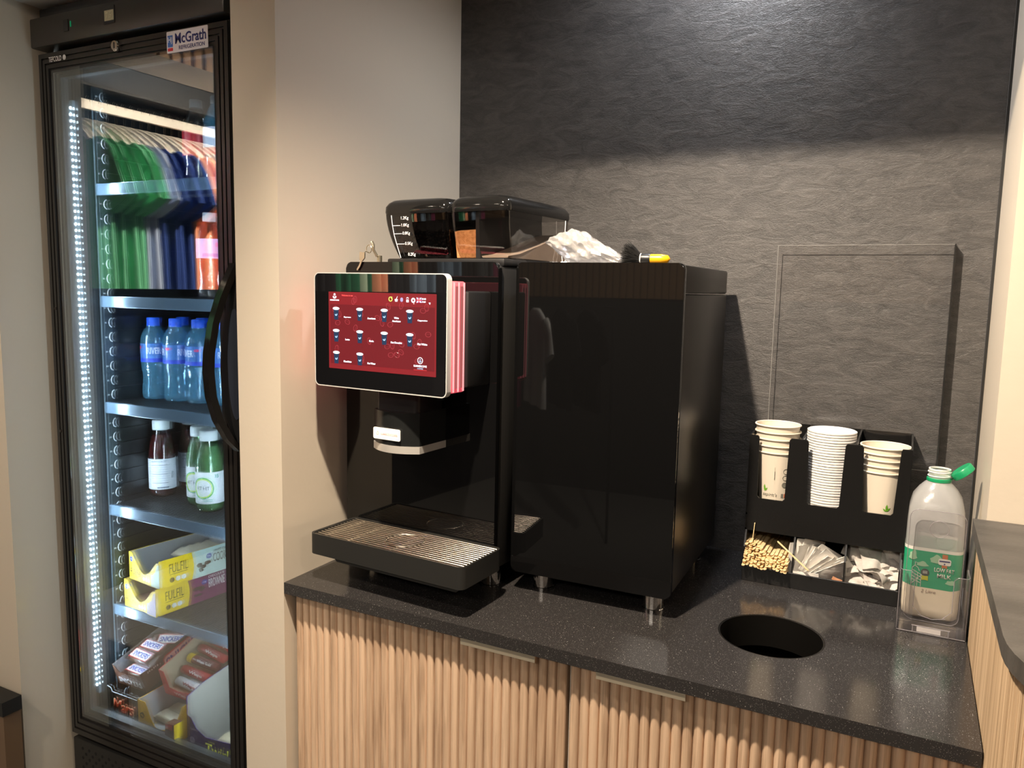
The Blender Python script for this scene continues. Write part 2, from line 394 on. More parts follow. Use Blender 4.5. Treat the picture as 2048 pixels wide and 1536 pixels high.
fo.box(-2.4, 3.2, -4.6, -4.549, 1.4, 2.42)
struct('wall_front_slats', fo, M_shopwood)
struct('wall_shop_left', MB().box(-2.35, -2.3, -4.55, -.62, 0, 2.42), mat('shop_rail_wall', (.022, .021, .022), .8))
struct('wall_shop_right', MB().box(3.15, 3.2, -4.55, -.27, 0, 2.42), mat('shop_side_wall', (.12, .1, .085), .8))
sf = MB()
for k in range(64): sf.box(-1.69, -1.665, -4.3+k*.055, -4.262+k*.055, 2.32, 2.42)
struct('trim_1', sf, M_shopwood)
struct('trim_2', MB().box(-2.3, -1.66, -4.3, -.65, 2.237, 2.318), mat('fascia_brown', (.16, .13, .105), .7))
struct('trim_3', MB().box(1.1315, 1.136, -.002, .0, .9, 2.36), M_blackm)

# lamps: each fixture carries its own light
for i, ((px, py, pz), t, e, c, a, b) in enumerate(LAMPS):
    r = thing('ceiling_spotlight', ['white ceiling spotlight in front of the coffee counter', 'added white ceiling spotlight for the near end of the clothes rail',
              'added white ceiling spotlight for the far end of the clothes rail', 'added white ceiling spotlight beside the slate topped bar', 'added white ceiling spotlight near the back of the shop', 'added white ceiling spotlight facing the drinks fridge'][i], 'ceiling light', (px, py, 2.42))
    MB(r).ring_prism(circle(px, py, .05), circle(px, py, .04), 'z', pz-.01, 2.42).build('lamp_housing', M_white, r, 40)
    MB(r).cyl((px, py, pz+.03), (px, py, pz+.035), .04, n=24).build('lamp_lens', mat('lamp_lens_glow', (1, 1, 1), .5, emit=(1, .85, .65), estr=12), r)
r = thing('alcove_downlight', 'small round downlight in the alcove ceiling above slate wall', 'ceiling light', (.63, -.135, 2.36))
MB(r).ring_prism(circle(.63, -.135, .034), circle(.63, -.135, .027), 'z', 2.355, 2.3605).build('lamp_ring', M_chrome, r)
MB(r).cyl((.63, -.135, 2.3575), (.63, -.135, 2.3602), .026).build('lamp_lens', mat('cool_lens_glow', (1, 1, 1), .5, emit=(.9, .95, 1), estr=6), r)

r = thing('fill_panel', 'unseen warm fill light panel added to the shop ceiling', 'ceiling light', (.6, -3.3, 2.42))  # invented fixture around the added fill light
MB(r).ring_prism([(-.22, -3.57), (1.42, -3.57), (1.42, -3.03), (-.22, -3.03)], [(-.2, -3.55), (1.4, -3.55), (1.4, -3.05), (-.2, -3.05)], 'z', 2.385, 2.42).build('fill_panel_frame', M_white, r)
MB(r).box(-.2, 1.4, -3.55, -3.05, 2.393, 2.397).build('fill_panel_diffuser', mat('fill_panel_glow', (1, 1, 1), .5, emit=(1, .88, .72), estr=1.5), r)

# ------------------------------------------------------------------ counter run
hx, hy, hr = .84, -.403, .083
outer = []
n = 64
rect = (0.0005, 1.124, -.62, -.001)
for i in range(n):      # ray to rectangle so that outer/inner loops pair up
    t = 2*PI*i/n; c, s = math.cos(t), math.sin(t)
    k = min([(rect[1]-hx)/c if c > 1e-9 else 9, (rect[0]-hx)/c if c < -1e-9 else 9, (rect[3]-hy)/s if s > 1e-9 else 9, (rect[2]-hy)/s if s < -1e-9 else 9])
    outer.append((hx+k*c, hy+k*s))
for cx, cy in ((rect[0], rect[2]), (rect[1], rect[2]), (rect[1], rect[3]), (rect[0], rect[3])):
    j = min(range(n), key=lambda i: (outer[i][0]-cx)**2+(outer[i][1]-cy)**2); outer[j] = (cx, cy)
cto = thing('countertop', 'black speckled quartz worktop with a round cut-out hole', 'worktop', (.56, -.31, .8787))
ct = MB(cto).ring_prism(outer, circle(hx, hy, hr, n), 'z', .8787, .9)
ct.build('slab', M_quartz, cto)
MB(cto).ring_prism(circle(hx, hy, hr-.0002, 48), circle(hx, hy, hr-.003, 48), 'z', .845, .8995).build('hole_liner', mat('liner_black', (.006, .0055, .005), .3), cto, 40)

cab = thing('base_cabinet', 'oak fluted base cabinet under the black worktop', 'cabinet', (.56, -.3, 0))
MB(cab).box(.001, .02, -.574, -.002, .08, .8785).box(1.105, 1.124, -.574, -.002, .08, .8785).box(.02, 1.105, -.02, -.002, .08, .8785).box(.02, 1.105, -.574, -.02, .08, .1).box(.557, .575, -.574, -.02, .1, .8).build('carcass', mat('carcass_dark', (.05, .035, .025), .6), cab)
MB(cab).box(.001, 1.124, -.53, -.5, .0, .08).build('plinth', M_blackm, cab)
PIT = .01632
for d, (x0, x1) in enumerate(((.0075, .5625), (.5700, 1.1235))):
    b = MB(cab); b.box(x0, x1, -.592, -.576, .09, .877)
    nn = 34; w = (x1-x0)/nn
    for k in range(nn):
        cx = x0+(k+.5)*w
        pts = [(cx+w*.495*math.cos(a), -.592-.0085*math.sin(a)) for a in [PI*j/9 for j in range(10)]]
        b.prism([(x, y) for x, y in pts], 'z', .09, .877)
    do = b.build('door', M_oak, cab, 35)
    hx0, hx1 = ((.381, .517), (.620, .757))[d]
    MB(cab).box(hx0, hx1, -.617, -.6, .8765, .8783).box(hx0, hx1, -.6175, -.616, .8665, .8783).build('handle', M_champ, do)
    if d == 1: MB(cab).box(x0-.0012, x0-.0002, -.594, -.577, .09, .877).build('edge_band', mat('edge_white', (.6, .55, .48), .5), do)

# right-hand bar with slate ledge
bar = thing('bar_counter', 'striped veneer bar with a slate ledge at the right end', 'counter', (1.5, -.6, 0))
b = MB(bar)
px_ = [(1.128, -.272), (1.128, -.76)]+[(1.128+.15*(1-math.cos(a)), -.76-.15*math.sin(a)) for a in [math.radians(7.5*k) for k in range(1, 13)]]
b.prism(px_+[(1.6, -.91), (1.6, -.272)], 'z', 0, 1.083)
for k in range(57): b.cyl((1.1284, -.755+k*.0086, 0), (1.1284, -.755+k*.0086, 1.083), .0026, n=8)
for k in range(27): a = (k+.5)*PI/2/27; b.cyl((1.1284+.15*(1-math.cos(a)), -.76-.15*math.sin(a), 0), (1.1284+.15*(1-math.cos(a)), -.76-.15*math.sin(a), 1.083), .0026, n=8)
b.build('panel', M_veneer, bar, 40)
led = [(1.117, -.2725), (1.117, -.76)]
for k in range(13):
    a = math.radians(90*k/12); led.append((1.117+.17*(1-math.cos(a)), -.76-.17*math.sin(a)))
led += [(1.9, -.93), (1.9, -.2725)]
lm = mat('slate_ledge', (.075, .068, .06), .5); noise_bump(lm, 60, .4, .003, 6, (1, 3, 1))
noise_color(lm, (.05, .046, .041), (.115, .105, .094), 6, (1, 3.2, 1), .3, .75, 8)
MB(bar).prism(led, 'z', 1.083, 1.1045).build('ledge', lm, bar)

# counter stub at far left edge of the frame
sc = thing('side_counter', 'dark topped wooden counter end at the left edge of frame', 'counter', (-1.2, -.65, 0))
MB(sc).box(-1.7, -.836, -.668, -.622, .424, .459).build('top', M_blackm, sc)
MB(sc).box(-1.7, -.842, -.663, -.622, 0, .424).build('panel', mat('walnut_panel', (.17, .105, .06), .5), sc)

# ------------------------------------------------------------------ clear wall holder
ah = thing('wall_sign_holder', 'empty clear acrylic poster holder on the slate wall', 'sign holder', (.91, -.02, 1.125))
M_acr = clear('acrylic_sheet', (.99, .99, .99), .018, .0, fres=False)
MB(ah).box(.759, 1.068, -.026, -.0225, 1.124, 1.548).build('front_sheet', M_acr, ah)
M_edge = mat('acrylic_edge', (.4, .4, .39), .25)
MB(ah).box(.7587, .7592, -.0262, -.0223, 1.124, 1.548).box(.7587, 1.068, -.0262, -.0245, 1.548, 1.5485).box(.7587, 1.068, -.0262, -.0245, 1.1237, 1.1242).build('polished_edge', M_edge, ah)
MB(ah).box(1.068, 1.0705, -.0265, -.0005, 1.1235, 1.549).build('shadow_strip', mat('strip_shadow', (.02, .02, .02), .2), ah)  # dark strip stands in for the holder's shadow at its right
MB(ah).box(.765, 1.068, -.0225, -.0005, 1.13, 1.136).build('bottom_spacer', M_clear, ah)

# ------------------------------------------------------------------ display fridge
FX0, FX1, FY = -.842, -.238, -.498
fr = thing('display_fridge', 'tall black glass door drinks fridge in the left niche', 'fridge', (-.54, -.2, 0))
fb = MB(fr)
fb.box(FX0, -.815, -.445, .1, .02, 2.04).box(-.265, FX1, -.445, .1, .02, 2.04)
fb.box(FX0, FX1, .07, .1, .02, 2.04).box(FX0, FX1, -.445, .1, 1.94, 2.04).box(FX0, FX1, -.445, .1, .02, .285)
fb.build('body', M_blackm, fr)
M_liner = mat('fridge_liner', (.016, .019, .022), .35)
ln = MB(fr)
ln.box(-.8149, -.803, -.443, .069, .286, 1.939).box(-.277, -.2651, -.443, .069, .286, 1.939).box(-.803, -.277, .058, .069, .286, 1.939)
ln.box(-.803, -.277, -.443, .058, .286, .3217).box(-.803, -.277, -.443, .058, 1.925, 1.939)
k = .33
while k < 1.9:
    ln.box(-.803, -.8, -.37, .05, k, k+.012); ln.box(-.28, -.277, -.37, .05, k, k+.012); k += .0365
ln.build('liner', M_liner, fr)
hp = MB(fr); hp.box(FX0-.004, FX1+.004, -.512, -.447, 1.978, 2.043, .004)
hpo = hp.build('header_panel', mat('header_black', (.03, .026, .022), .35), fr, 40)
MB(fr).box(FX0+.01, FX1, -.495, -.447, 2.043, 2.066).build('gap_shadow', M_blackm, fr)  # black block standing in for the shadow gap above the fridge
MB(fr).prism(rrect(-.588, -.551, 1.998, 2.035, .002), 'y', -.5135, -.512).build('thermostat_bezel', M_blackm, hpo)
dsp = MB(fr).box(-.582, -.553, -.5145, -.5135, 2.004, 2.025).build('thermostat_display', mat('amber_display', (.14, .115, .06), .3, emit=(.5, .42, .25), estr=.07), hpo)
text('display_digits', '7.5', mat('display_digit', (.5, .45, .3), .5), hpo, (-.5675, -.5146, 2.0145), w=.018, h=.012)
MB(fr).box(-.722, -.706, -.5135, -.511, 2.0, 2.025).build('switch', M_black, hpo)
MB(fr).box(-.699, -.697, -.5135, -.511, 2.008, 2.02).build('power_light', mat('green_lamp', (0, .3, .1), .4, emit=(.02, .6, .25), estr=.08), hpo)
gr = MB(fr); gr.box(FX0, FX1, -.495, -.447, .04, .284, .003); go = gr.build('grille', M_blackm, fr, 40)
hm = MB(fr)
for i in range(34):
    for j in range(13):
        if (i+j) % 2: continue
        x = -.806+i*.0085*1.5; z = .262-j*.0085*1.5
        if x < -.28: hm.cyl((x, -.4953, z), (x, -.495, z), .0042, n=10)
hm.build('perforations', mat('hole_black', (.001, .001, .001), .9), go)
# door
M_frame = mat('door_frame_black', (.018, .016, .015), .28)
df = MB(fr)
Z0, Z1 = .297, 1.969
gx0, gx1, gz0, gz1 = -.796, -.284, .357, 1.924
def frame_piece(o0, o1, i0, i1, y0, y1): df.ring_prism([(o0[0], o0[1]), (o1[0], o0[1]), (o1[0], o1[1]), (o0[0], o1[1])], [(i0[0], i0[1]), (i1[0], i0[1]), (i1[0], i1[1]), (i0[0], i1[1])], 'y', y0, y1)
frame_piece((FX0, Z0), (FX1, Z1), (gx0, gz0), (gx1, gz1), -.494, -.450)
for a, b2 in ((.002, .012), (.016, .024), (.028, .036)):
    f0 = lambda q: (FX0+q, Z0+q*1.3); f1 = lambda q: (FX1-q, Z1-q)
    frame_piece(f0(a), f1(a), f0(b2), f1(b2), FY, -.494)
dfo = df.build('door_frame', M_frame, fr)
MB(fr).box(gx0-.001, gx1+.001, -.4975, -.4935, gz0-.004, gz1+.004).build('glass_pane', M_glass, dfo)
seal = mat('inner_alu', (.3, .31, .32), .35, .9)
MB(fr).ring_prism([(gx0, gz0), (gx1, gz0), (gx1, gz1), (gx0, gz1)], [(gx0+.006, gz0+.008), (gx1-.006, gz0+.008), (gx1-.006, gz1-.008), (gx0+.006, gz1-.008)], 'y', -.480, -.462).build('spacer_bar', seal, dfo)
for (sx, sz) in ((-.822, 1.383), (-.825, 1.085)):
    MB(fr).lathe([(.0042, 0), (.0036, .0015), (.0015, .0022)], (0, 0, 0), 14).build('screw', mat('screw_dark', (.06, .05, .045), .3, .8), dfo)
    o = [c for c in dfo.children if c.name.startswith('screw')][-1]
    for v in o.data.vertices:
        p = v.co+Vector(fr['_o']); v.co = Vector((sx+p.x, -.498-p.z, sz+p.y))-Vector(fr['_o'])
lock = MB(fr).lathe([(.0125, 0), (.012, .006), (.010, .008)], (0, 0, 0), 24).build('door_lock', M_chrome, dfo, 40)
for v in lock.data.vertices:
    p = v.co+Vector(fr['_o']); v.co = Vector((-.566+p.x, -.498-p.z, 1.955+p.y))-Vector(fr['_o'])
MB(fr).box(-.5675, -.5645, -.5068, -.506, 1.949, 1.961).build('keyhole', M_blackm, dfo)
text('brand_lettering', 'TEFCOLD', M_whitep, dfo, (-.779, -.4984, 1.952), w=.046, h=.011)
decal('brand_emblem', circle(0, 0, .0058, 16), mat('emblem_silver', (.6, .6, .62), .4), dfo, (-.746, -.4983, 1.952))
st = decal('service_sticker', rrect(-.0595, .0595, -.0215, .0215, .002, 3), mat('sticker_white', (.72, .68, .72), .5), dfo, (-.352, -.4982, 1.9435), thick=.0005)
M_navy = mat('navy_print', (.03, .03, .16), .5)
decal('sticker_logo', rrect(-.0075, .0075, -.0115, .0115, .0005, 2), mat('logo_blue', (.05, .15, .5), .5), dfo, (-.401, -.4988, 1.9455))
text('sticker_logo_letters', 'HJ', M_whitep, dfo, (-.401, -.4992, 1.9465), w=.011, h=.014)
decal('sticker_logo_bar', rrect(-.0075, .0075, -.003, .003, .0003, 1), mat('logo_red', (.6, .02, .03), .5), dfo, (-.401, -.4988, 1.929))
text('sticker_lettering', 'McGrath', M_navy, dfo, (-.342, -.4988, 1.949), w=.089, h=.021, bold=.02)
text('sticker_subtitle', 'REFRIGERATION', M_navy, dfo, (-.339, -.4988, 1.9305), w=.074, h=.0078, bold=.01)
# handle: D-shaped plate with raised bow
hz = [1.492, 1.46, 1.42, 1.37, 1.31, 1.27, 1.22, 1.17, 1.13, 1.105]
hxx = [-.228, -.236, -.247, -.259, -.268, -.270, -.267, -.257, -.243, -.226]
hyy = [-.508, -.520, -.532, -.541, -.546, -.547, -.545, -.537, -.523, -.508]
lp = []
for x, y, z in zip(hxx, hyy, hz):
    lp.append([(x-.006, y-.004, z), (x+.012, y-.006, z), (x+.016, y+.008, z), (x-.004, y+.012, z)])
ho = MB(fr).loft(lp).build('handle', mat('handle_gloss', (.012, .011, .011), .1), dfo, 50)
pl = [(-.206, 1.492)]+[(x, z) for x, z in zip(hxx, hz)]+[(-.206, 1.105)]
MB(fr).prism(pl, 'y', -.509, -.498).build('handle_plate', M_black, dfo)
rc = [(-.224+.022*math.cos(a)*1.0, 1.285+.115*math.sin(a)) for a in [2*PI*i/28 for i in range(28)]]
MB(fr).prism(rc, 'y', -.5115, -.509).build('handle_recess', mat('recess_blue', (.03, .035, .05), .25), dfo)

# LED strips and shelf uprights
M_led = mat('led_glow', (1, 1, 1), .5, emit=(.78, .92, 1.0), estr=40)
M_alu = mat('led_profile', (.45, .6, .72), .35, .2)  # light blue puts the strip's cyan glow into the colour
for sx, sg in ((-.790, 1), (-.290, -1)):  # right-hand strip is unseen, added for even lighting
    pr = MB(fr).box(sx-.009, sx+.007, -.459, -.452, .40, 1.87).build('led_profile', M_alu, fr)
    lb = MB(fr); k = .42
    while k < 1.86:
        lb.box(sx-.001, sx+.0025, -.4604, -.459, k, k+.0048); k += .0149
    lb.build('led_diodes', M_led, pr)
M_upr = mat('upright_steel', (.10, .13, .15), .35, .6)
M_slot = mat('upright_clip', (.55, .6, .62), .4)
for px, sg in ((-.799, 1), (-.281, -1)):
    for py in (-.385, -.02):
        up = MB(fr).box(min(px, px+sg*.006), max(px, px+sg*.006), py-.014, py+.014, .31, 1.915).build('shelf_upright', M_upr, fr)
        sb = MB(fr); k = .325; xx = px+sg*.0062
        while k < 1.9:
            loop = [(xx, py+.012+.0075*math.cos(a), k+.011*math.sin(a)) for a in [PI*1.5-PI*i/8 for i in range(9)]]
            sb.tube(loop, .0014, 6); sb.box(min(xx, xx+sg*.0008), max(xx, xx+sg*.0008), py-.007, py-.002, k-.002, k+.002); k += .0365
        sb.build('upright_slots', M_slot, up)
M_shelf = mat('shelf_front', (.10, .15, .21), .22, .35)
M_wire = mat('shelf_wire', (.03, .035, .04), .35, .3)
SHZ = [1.680, 1.408, 1.142, .877, .612]
for z in SHZ:
    wb = MB(fr); x = -.789
    while x < -.29:
        wb.box(x, x+.0028, -.396, .045, z-.001, z+.003); x += .0082
    for yy in (-.38, -.2, -.02, .04): wb.box(-.79, -.29, yy-.003, yy+.003, z-.008, z-.001)
    so = wb.build('shelf', M_wire, fr)
    MB(fr).box(-.792, -.288, -.402, -.397, z-.022, z+.006, .0015).build('shelf_strip', M_shelf, so)

# ------------------------------------------------------------------ coffee machine (own frame: origin front right, x to the right, y into the wall)
cm = thing('coffee_machine', 'black touchscreen coffee machine with two hoppers and a drip tray', 'coffee machine', (.3712, -.4862, .9), -.0639, world=False)
MB().box(-.3435, -.0035, .012, .12, .046, .59, .004).box(-.3435, -.03, .1, .41, .046, .59, .004).build('body', M_blackm, cm, 40)
MB().prism(rrect(-.3475, -.0005, .044, .597, .012), 'y', 0, .012, bev=.0016).build('front_panel', M_gloss, cm, 40)
MB().box(-.262, -.002, .02, .11, .59, .604, .003).box(-.262, -.03, .1, .30, .59, .604, .003).box(-.262, -.002, .1, .29, .5995, .604).build('hopper_base', M_black, cm, 40)
for fx, fy in ((-.036, .05), (-.31, .05), (-.055, .36), (-.31, .36)):
    MB().lathe([(.0195, 0), (.0195, .004), (.0178, .005), (.0178, .046)], (fx, fy, 0), 28).build('foot', M_chrome, cm, 40)
# drip tray
tr = MB(); o_ = rrect(-.326, .018, -.127, -.001, .012); i_ = rrect(-.3225, .0145, -.1235, -.0045, .009)
tr.ring_prism(o_, i_, 'z', .060, .0945); tr.prism(o_, 'z', .056, .0602)
tr.prism([(-.27, .0565), (-.262, .049), (.002, .049), (.012, .0565)], 'y', -.122, -.003)
tro = tr.build('drip_tray', mat('tray_black', (.016, .016, .015), .5), cm, 40)
MB().prism(rrect(-.322, .014, -.123, -.005, .008), 'z', .0602, .0615).build('tray_floor', mat('tray_wet', (.05, .04, .03), .15), tro)
gw = MB()
for k in range(14):
    y = -.119+k*.0086; gw.tube([(-.320, y, .089), (-.318, y, .0915), (.010, y, .0915), (.012, y, .089)], .00175, 8)
for x in (-.245, -.147, -.042, -.3): gw.tube([(x, -.121, .0885), (x, -.006, .0885)], .0017, 8)
gw.tube([(-.152+.036*math.cos(a), -.062+.034*math.sin(a), .0935) for a in [2*PI*i/32 for i in range(33)]], .0012, 6)
gw.build('grille', M_steel, tro, 60)
# touchscreen
M_bez = mat('screen_gloss', (.006, .006, .007), .015, spec=.7, coat=.6)
ts = MB().prism(rrect(-.313, -.0245, .373, .5725, .009), 'y', -.1185, -.108).build('touchscreen', M_bez, cm, 40)
MB().ring_prism(rrect(-.3145, -.023, .3715, .574, .0105), rrect(-.3128, -.0247, .3732, .5723, .009), 'y', -.1188, -.106).build('bezel_rim', mat('bezel_silver', (.8, .79, .76), .35, .3), ts, 40)
Ys = -.1186
def rm(name, col, e): return mat(name, (.01, .01, .01), .03, spec=.7, emit=col, estr=e, coat=.5)
M_scr = rm('screen_red', (.30, .014, .02), .5); M_scrd = rm('screen_red_dark', (.24, .011, .018), .42)
M_scrw = rm('screen_white', (.9, .88, .95), .8); M_scrn = rm('screen_navy', (.015, .035, .08), .6); M_scrl = rm('screen_bean', (.37, .035, .045), .62)
M_scrt = rm('screen_tag', (.8, .06, .06), .7); M_scry = rm('screen_yellow', (.6, .75, .12), .8); M_scrb = rm('screen_lightblue', (.35, .55, .75), .7)
sx0, sx1, sz0, sz1 = -.280, -.0445, .405, .5405
decal('display', rrect(sx0, sx1, sz0, sz1, .0006, 1), M_scr, ts, (0, Ys, 0), thick=.0002)
def D(name, pts, m, lvl=2): return decal(name, pts, m, ts, (0, Ys-.0002*(lvl-1), 0), thick=.0002)
D('display_body', rrect(sx0+.004, sx1-.003, sz0+.009, sz1-.022, .0006, 1), M_scrd)
random.seed(3)
bb = MB()
for k in range(34):
    cx, cz = random.uniform(sx0+.012, sx1-.012), random.uniform(sz0+.014, sz1-.012)
    a = random.uniform(0, PI); ex, ez = .0062, .0044
    E_ = lambda s: [(cx+s*ex*math.cos(t)*math.cos(a)-s*ez*math.sin(t)*math.sin(a), cz+s*ex*math.cos(t)*math.sin(a)+s*ez*math.sin(t)*math.cos(a)) for t in [2*PI*i/14 for i in range(14)]]
    bb.ring_prism(E_(1), E_(.84), 'y', Ys-.0005, Ys-.0003)
    bb.tube([(cx-ex*.8*math.cos(a), Ys-.0004, cz-ex*.8*math.sin(a)), (cx+.001*math.sin(a), Ys-.0004, cz-.001*math.cos(a)), (cx+ex*.8*math.cos(a), Ys-.0004, cz+ex*.8*math.sin(a))], .0002, 4)
bb.build('bean_pattern', M_scrl, ts)['kind'] = 'stuff'
drinks = [['Espresso', 'Americano', 'White\nAmericano', 'Cappuccino'], ['Latte', 'Mocha', 'Hot Chocolate', 'Flat White'], ['Macchiato', 'Hot Water']]
for rI, row in enumerate(drinks):
    for cI, nm in enumerate(row):
        cx = -.262+cI*.0545; cz = .502-rI*.0388
        D('cup_icon', [(cx-.0062, cz+.0085), (cx-.0045, cz-.0105), (cx+.0045, cz-.0105), (cx+.0062, cz+.0085)], M_scrn, 4)
        D('cup_lid_icon', [(cx+.0077*math.cos(t), cz+.0092+.0027*math.sin(t)) for t in [2*PI*i/16 for i in range(16)]], M_scrw, 5)
        D('cup_logo_icon', [(cx+.0028*math.cos(t), cz-.001+.0028*math.sin(t)) for t in [PI*1.0+PI*1.15*i/10 for i in range(11)]]+[(cx+.0014*math.cos(t), cz-.0003+.0014*math.sin(t)) for t in [PI*2.1-PI*1.1*i/10 for i in range(11)]], M_scrb, 5)
        ln_ = nm.split('\n')
        for q, part in enumerate(ln_):
            text('drink_name', part, M_scrw, ts, (cx+.0262, Ys-.0006, cz-.0055-.0052*q+.0026*(len(ln_)-1)), h=.0032 if len(part) < 9 else .0034, w=min(.0028*len(part)*.72, .024), bold=.03, thick=.0002)
def anchor(cx, cz, s, m, lvl):
    D('logo_mark', [(cx+s*math.cos(t), cz+s*math.sin(t)) for t in [PI+PI*i/12 for i in range(13)]]+[(cx+.45*s*math.cos(t), cz+.15*s+.45*s*math.sin(t)) for t in [2*PI-PI*i/12 for i in range(13)]], m, lvl)
    D('logo_mark', circle(cx, cz+.75*s, .5*s, 14), m, lvl)
anchor(-.2655, .5325, .0042, M_scrw, 4)
text('brand_name', 'SUMMERCOVE COFFEE', M_scrw, ts, (-.2655, Ys-.0006, .5258), w=.021, h=.0024, bold=.03, thick=.0002)
text('welcome_text', 'Welcome to use', M_scrt, ts, (-.236, Ys-.0006, .5345), w=.026, h=.003, bold=.02, thick=.0002)
def arc(cx, cz, r0, r1, a0, a1, n=18): return [(cx+r1*math.cos(a0+(a1-a0)*i/n), cz+r1*math.sin(a0+(a1-a0)*i/n)) for i in range(n+1)]+[(cx+r0*math.cos(a1-(a1-a0)*i/n), cz+r0*math.sin(a1-(a1-a0)*i/n)) for i in range(n+1)]
iz = .5305
D('refresh_icon', arc(-.1395, iz, .0028, .0042, .9, 6.6), M_scry, 4); D('refresh_icon', [(-.1365, iz+.0045), (-.1355, iz+.0005), (-.139, iz+.001)], M_scry, 4)
D('clean_icon', [(-.1295, iz-.004), (-.125, iz-.004), (-.124, iz), (-.1262, iz+.0002), (-.1245, iz+.0055), (-.1278, iz+.0005), (-.1305, iz)], M_scrw, 4)
D('milk_icon', rrect(-.1185, -.1130, iz-.004, iz+.003, .0025, 4), mat('screen_grey', (.01, .01, .01), .03, emit=(.4, .35, .55), estr=.7), 4)
D('lock_icon', rrect(-.1060, -.1010, iz-.0045, iz+.0002, .0006, 2), M_scrw, 4); D('lock_icon', arc(-.1035, iz+.0015, .0014, .0024, 0, PI), M_scrw, 4)
D('settings_icon', arc(-.0915, iz-.001, .0018, .0042, 0, 2*PI-.01, 24), M_scrw, 4)
fx, fz = -.0795, iz-.0005
D('flag_icon', rrect(fx-.005, fx+.005, fz-.0042, fz+.0042, .0002, 1), rm('screen_flagblue', (.25, .2, .5), .7), 4)
for a, b2 in (((-1, -.2), (-.15, -1)), ): pass
D('flag_icon', [(fx-.005, fz+.001), (fx+.005, fz+.001), (fx+.005, fz-.001), (fx-.005, fz-.001)], M_scrt, 6); D('flag_icon', [(fx-.0009, fz-.0042), (fx+.0009, fz-.0042), (fx+.0009, fz+.0042), (fx-.0009, fz+.0042)], M_scrt, 6)
for sg in (1, -1):
    D('flag_icon', [(fx-.005, fz-sg*.0042), (fx-.0038, fz-sg*.0042), (fx+.005, fz+sg*.0034), (fx+.005, fz+sg*.0042), (fx+.0038, fz+sg*.0042), (fx-.005, fz-sg*.0034)], M_scrw, 5)
text('clock_digits', '09-03', M_scrw, ts, (-.0695, Ys-.0008, iz+.0016), w=.008, h=.003, bold=.03, thick=.0002)
text('clock_digits', '17:49', M_scrw, ts, (-.0695, Ys-.0008, iz-.0032), w=.007, h=.003, bold=.03, thick=.0002)
D('bean_icon', [(-.0600, iz-.004), (-.0560, iz-.004), (-.0575, iz-.0075)], M_scrw, 4)
D('round_logo', arc(-.0765, .4305, .0045, .0056, 0, 2*PI-.01, 28), M_scrw, 4); anchor(-.0765, .4300, .0026, M_scrb, 4)
text('brand_name', 'SUMMERCOVE', M_scrw, ts, (-.0765, Ys-.0006, .4212), w=.027, h=.0034, bold=.03, thick=.0002)
text('brand_name', 'COFFEE', M_scrb, ts, (-.0765, Ys-.0006, .4170), w=.012, h=.002, bold=.02, thick=.0002)
D('logo_rule', rrect(-.09, -.063, .4143, .4149, .0001, 1), M_scrt, 4)
# glowing red surround behind the screen
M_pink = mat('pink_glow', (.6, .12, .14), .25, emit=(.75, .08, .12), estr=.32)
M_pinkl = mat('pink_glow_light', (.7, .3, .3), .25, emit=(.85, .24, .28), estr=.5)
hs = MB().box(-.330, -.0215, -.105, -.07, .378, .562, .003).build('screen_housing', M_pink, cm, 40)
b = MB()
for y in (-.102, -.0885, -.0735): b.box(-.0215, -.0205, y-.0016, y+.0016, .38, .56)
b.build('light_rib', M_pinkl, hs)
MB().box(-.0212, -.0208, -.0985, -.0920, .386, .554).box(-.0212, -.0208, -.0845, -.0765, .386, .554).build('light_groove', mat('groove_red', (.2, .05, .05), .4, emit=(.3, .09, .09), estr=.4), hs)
MB().box(-.275, -.0135, -.072, .0, .385, .546, .004).build('screen_arm', M_black, cm, 40)
# spout head
def bulge(x0, x1, yb, yf, bul, n=14, r=.012):
    p = [(x0, yb)]
    for i in range(n+1):
        t = i/n; x = x0+(x1-x0)*t; p.append((x, yf-bul*(1-(2*t-1)**2)))
    p.append((x1, yb)); return p
MB().prism(rrect(-.206, -.112, -.08, 0, .01), 'z', .333, .39).build('spout_neck', M_black, cm, 40)
sp = MB().prism(bulge(-.210, -.108, 0, -.078, .020), 'z', .262, .3335).build('spout_head', mat('spout_black', (.012, .013, .013), .25), cm, 40)
MB().prism(bulge(-.2107, -.1073, 0, -.079,   .0205), 'z', .2615, .2745).build('chrome_band', mat('band_steel', (.78, .75, .70), .32, .55), sp, 40)
M_badge = mat('badge_white', (.9, .86, .78), .5, emit=(1, .93, .8), estr=.12)
bd = decal('badge', rrect(-.194, -.134, .284, .3045, .003), M_badge, sp, (0, -.0986, 0), thick=.0012)
bd2 = mat('badge_text', (.75, .42, .36), .6, emit=(.8, .4, .35), estr=.35)
text('badge_lettering', 'SUMMERCOVE COFFEE', bd2, sp, (-.158, -.1000, .2942), w=.037, h=.0040, bold=.02)
decal('badge_mark', arc(-.184, .2945, .0018, .0032, PI*.9, PI*2.3), bd2, sp, (0, -.0999, 0)); decal('badge_mark', circle(-.184, .2970, .0013, 12), bd2, sp, (0, -.0999, 0))
for x in (-.175, -.145): MB().cyl((x, -.04, .253), (x, -.04, .264), .006).build('nozzle', M_steel, cm, 40)

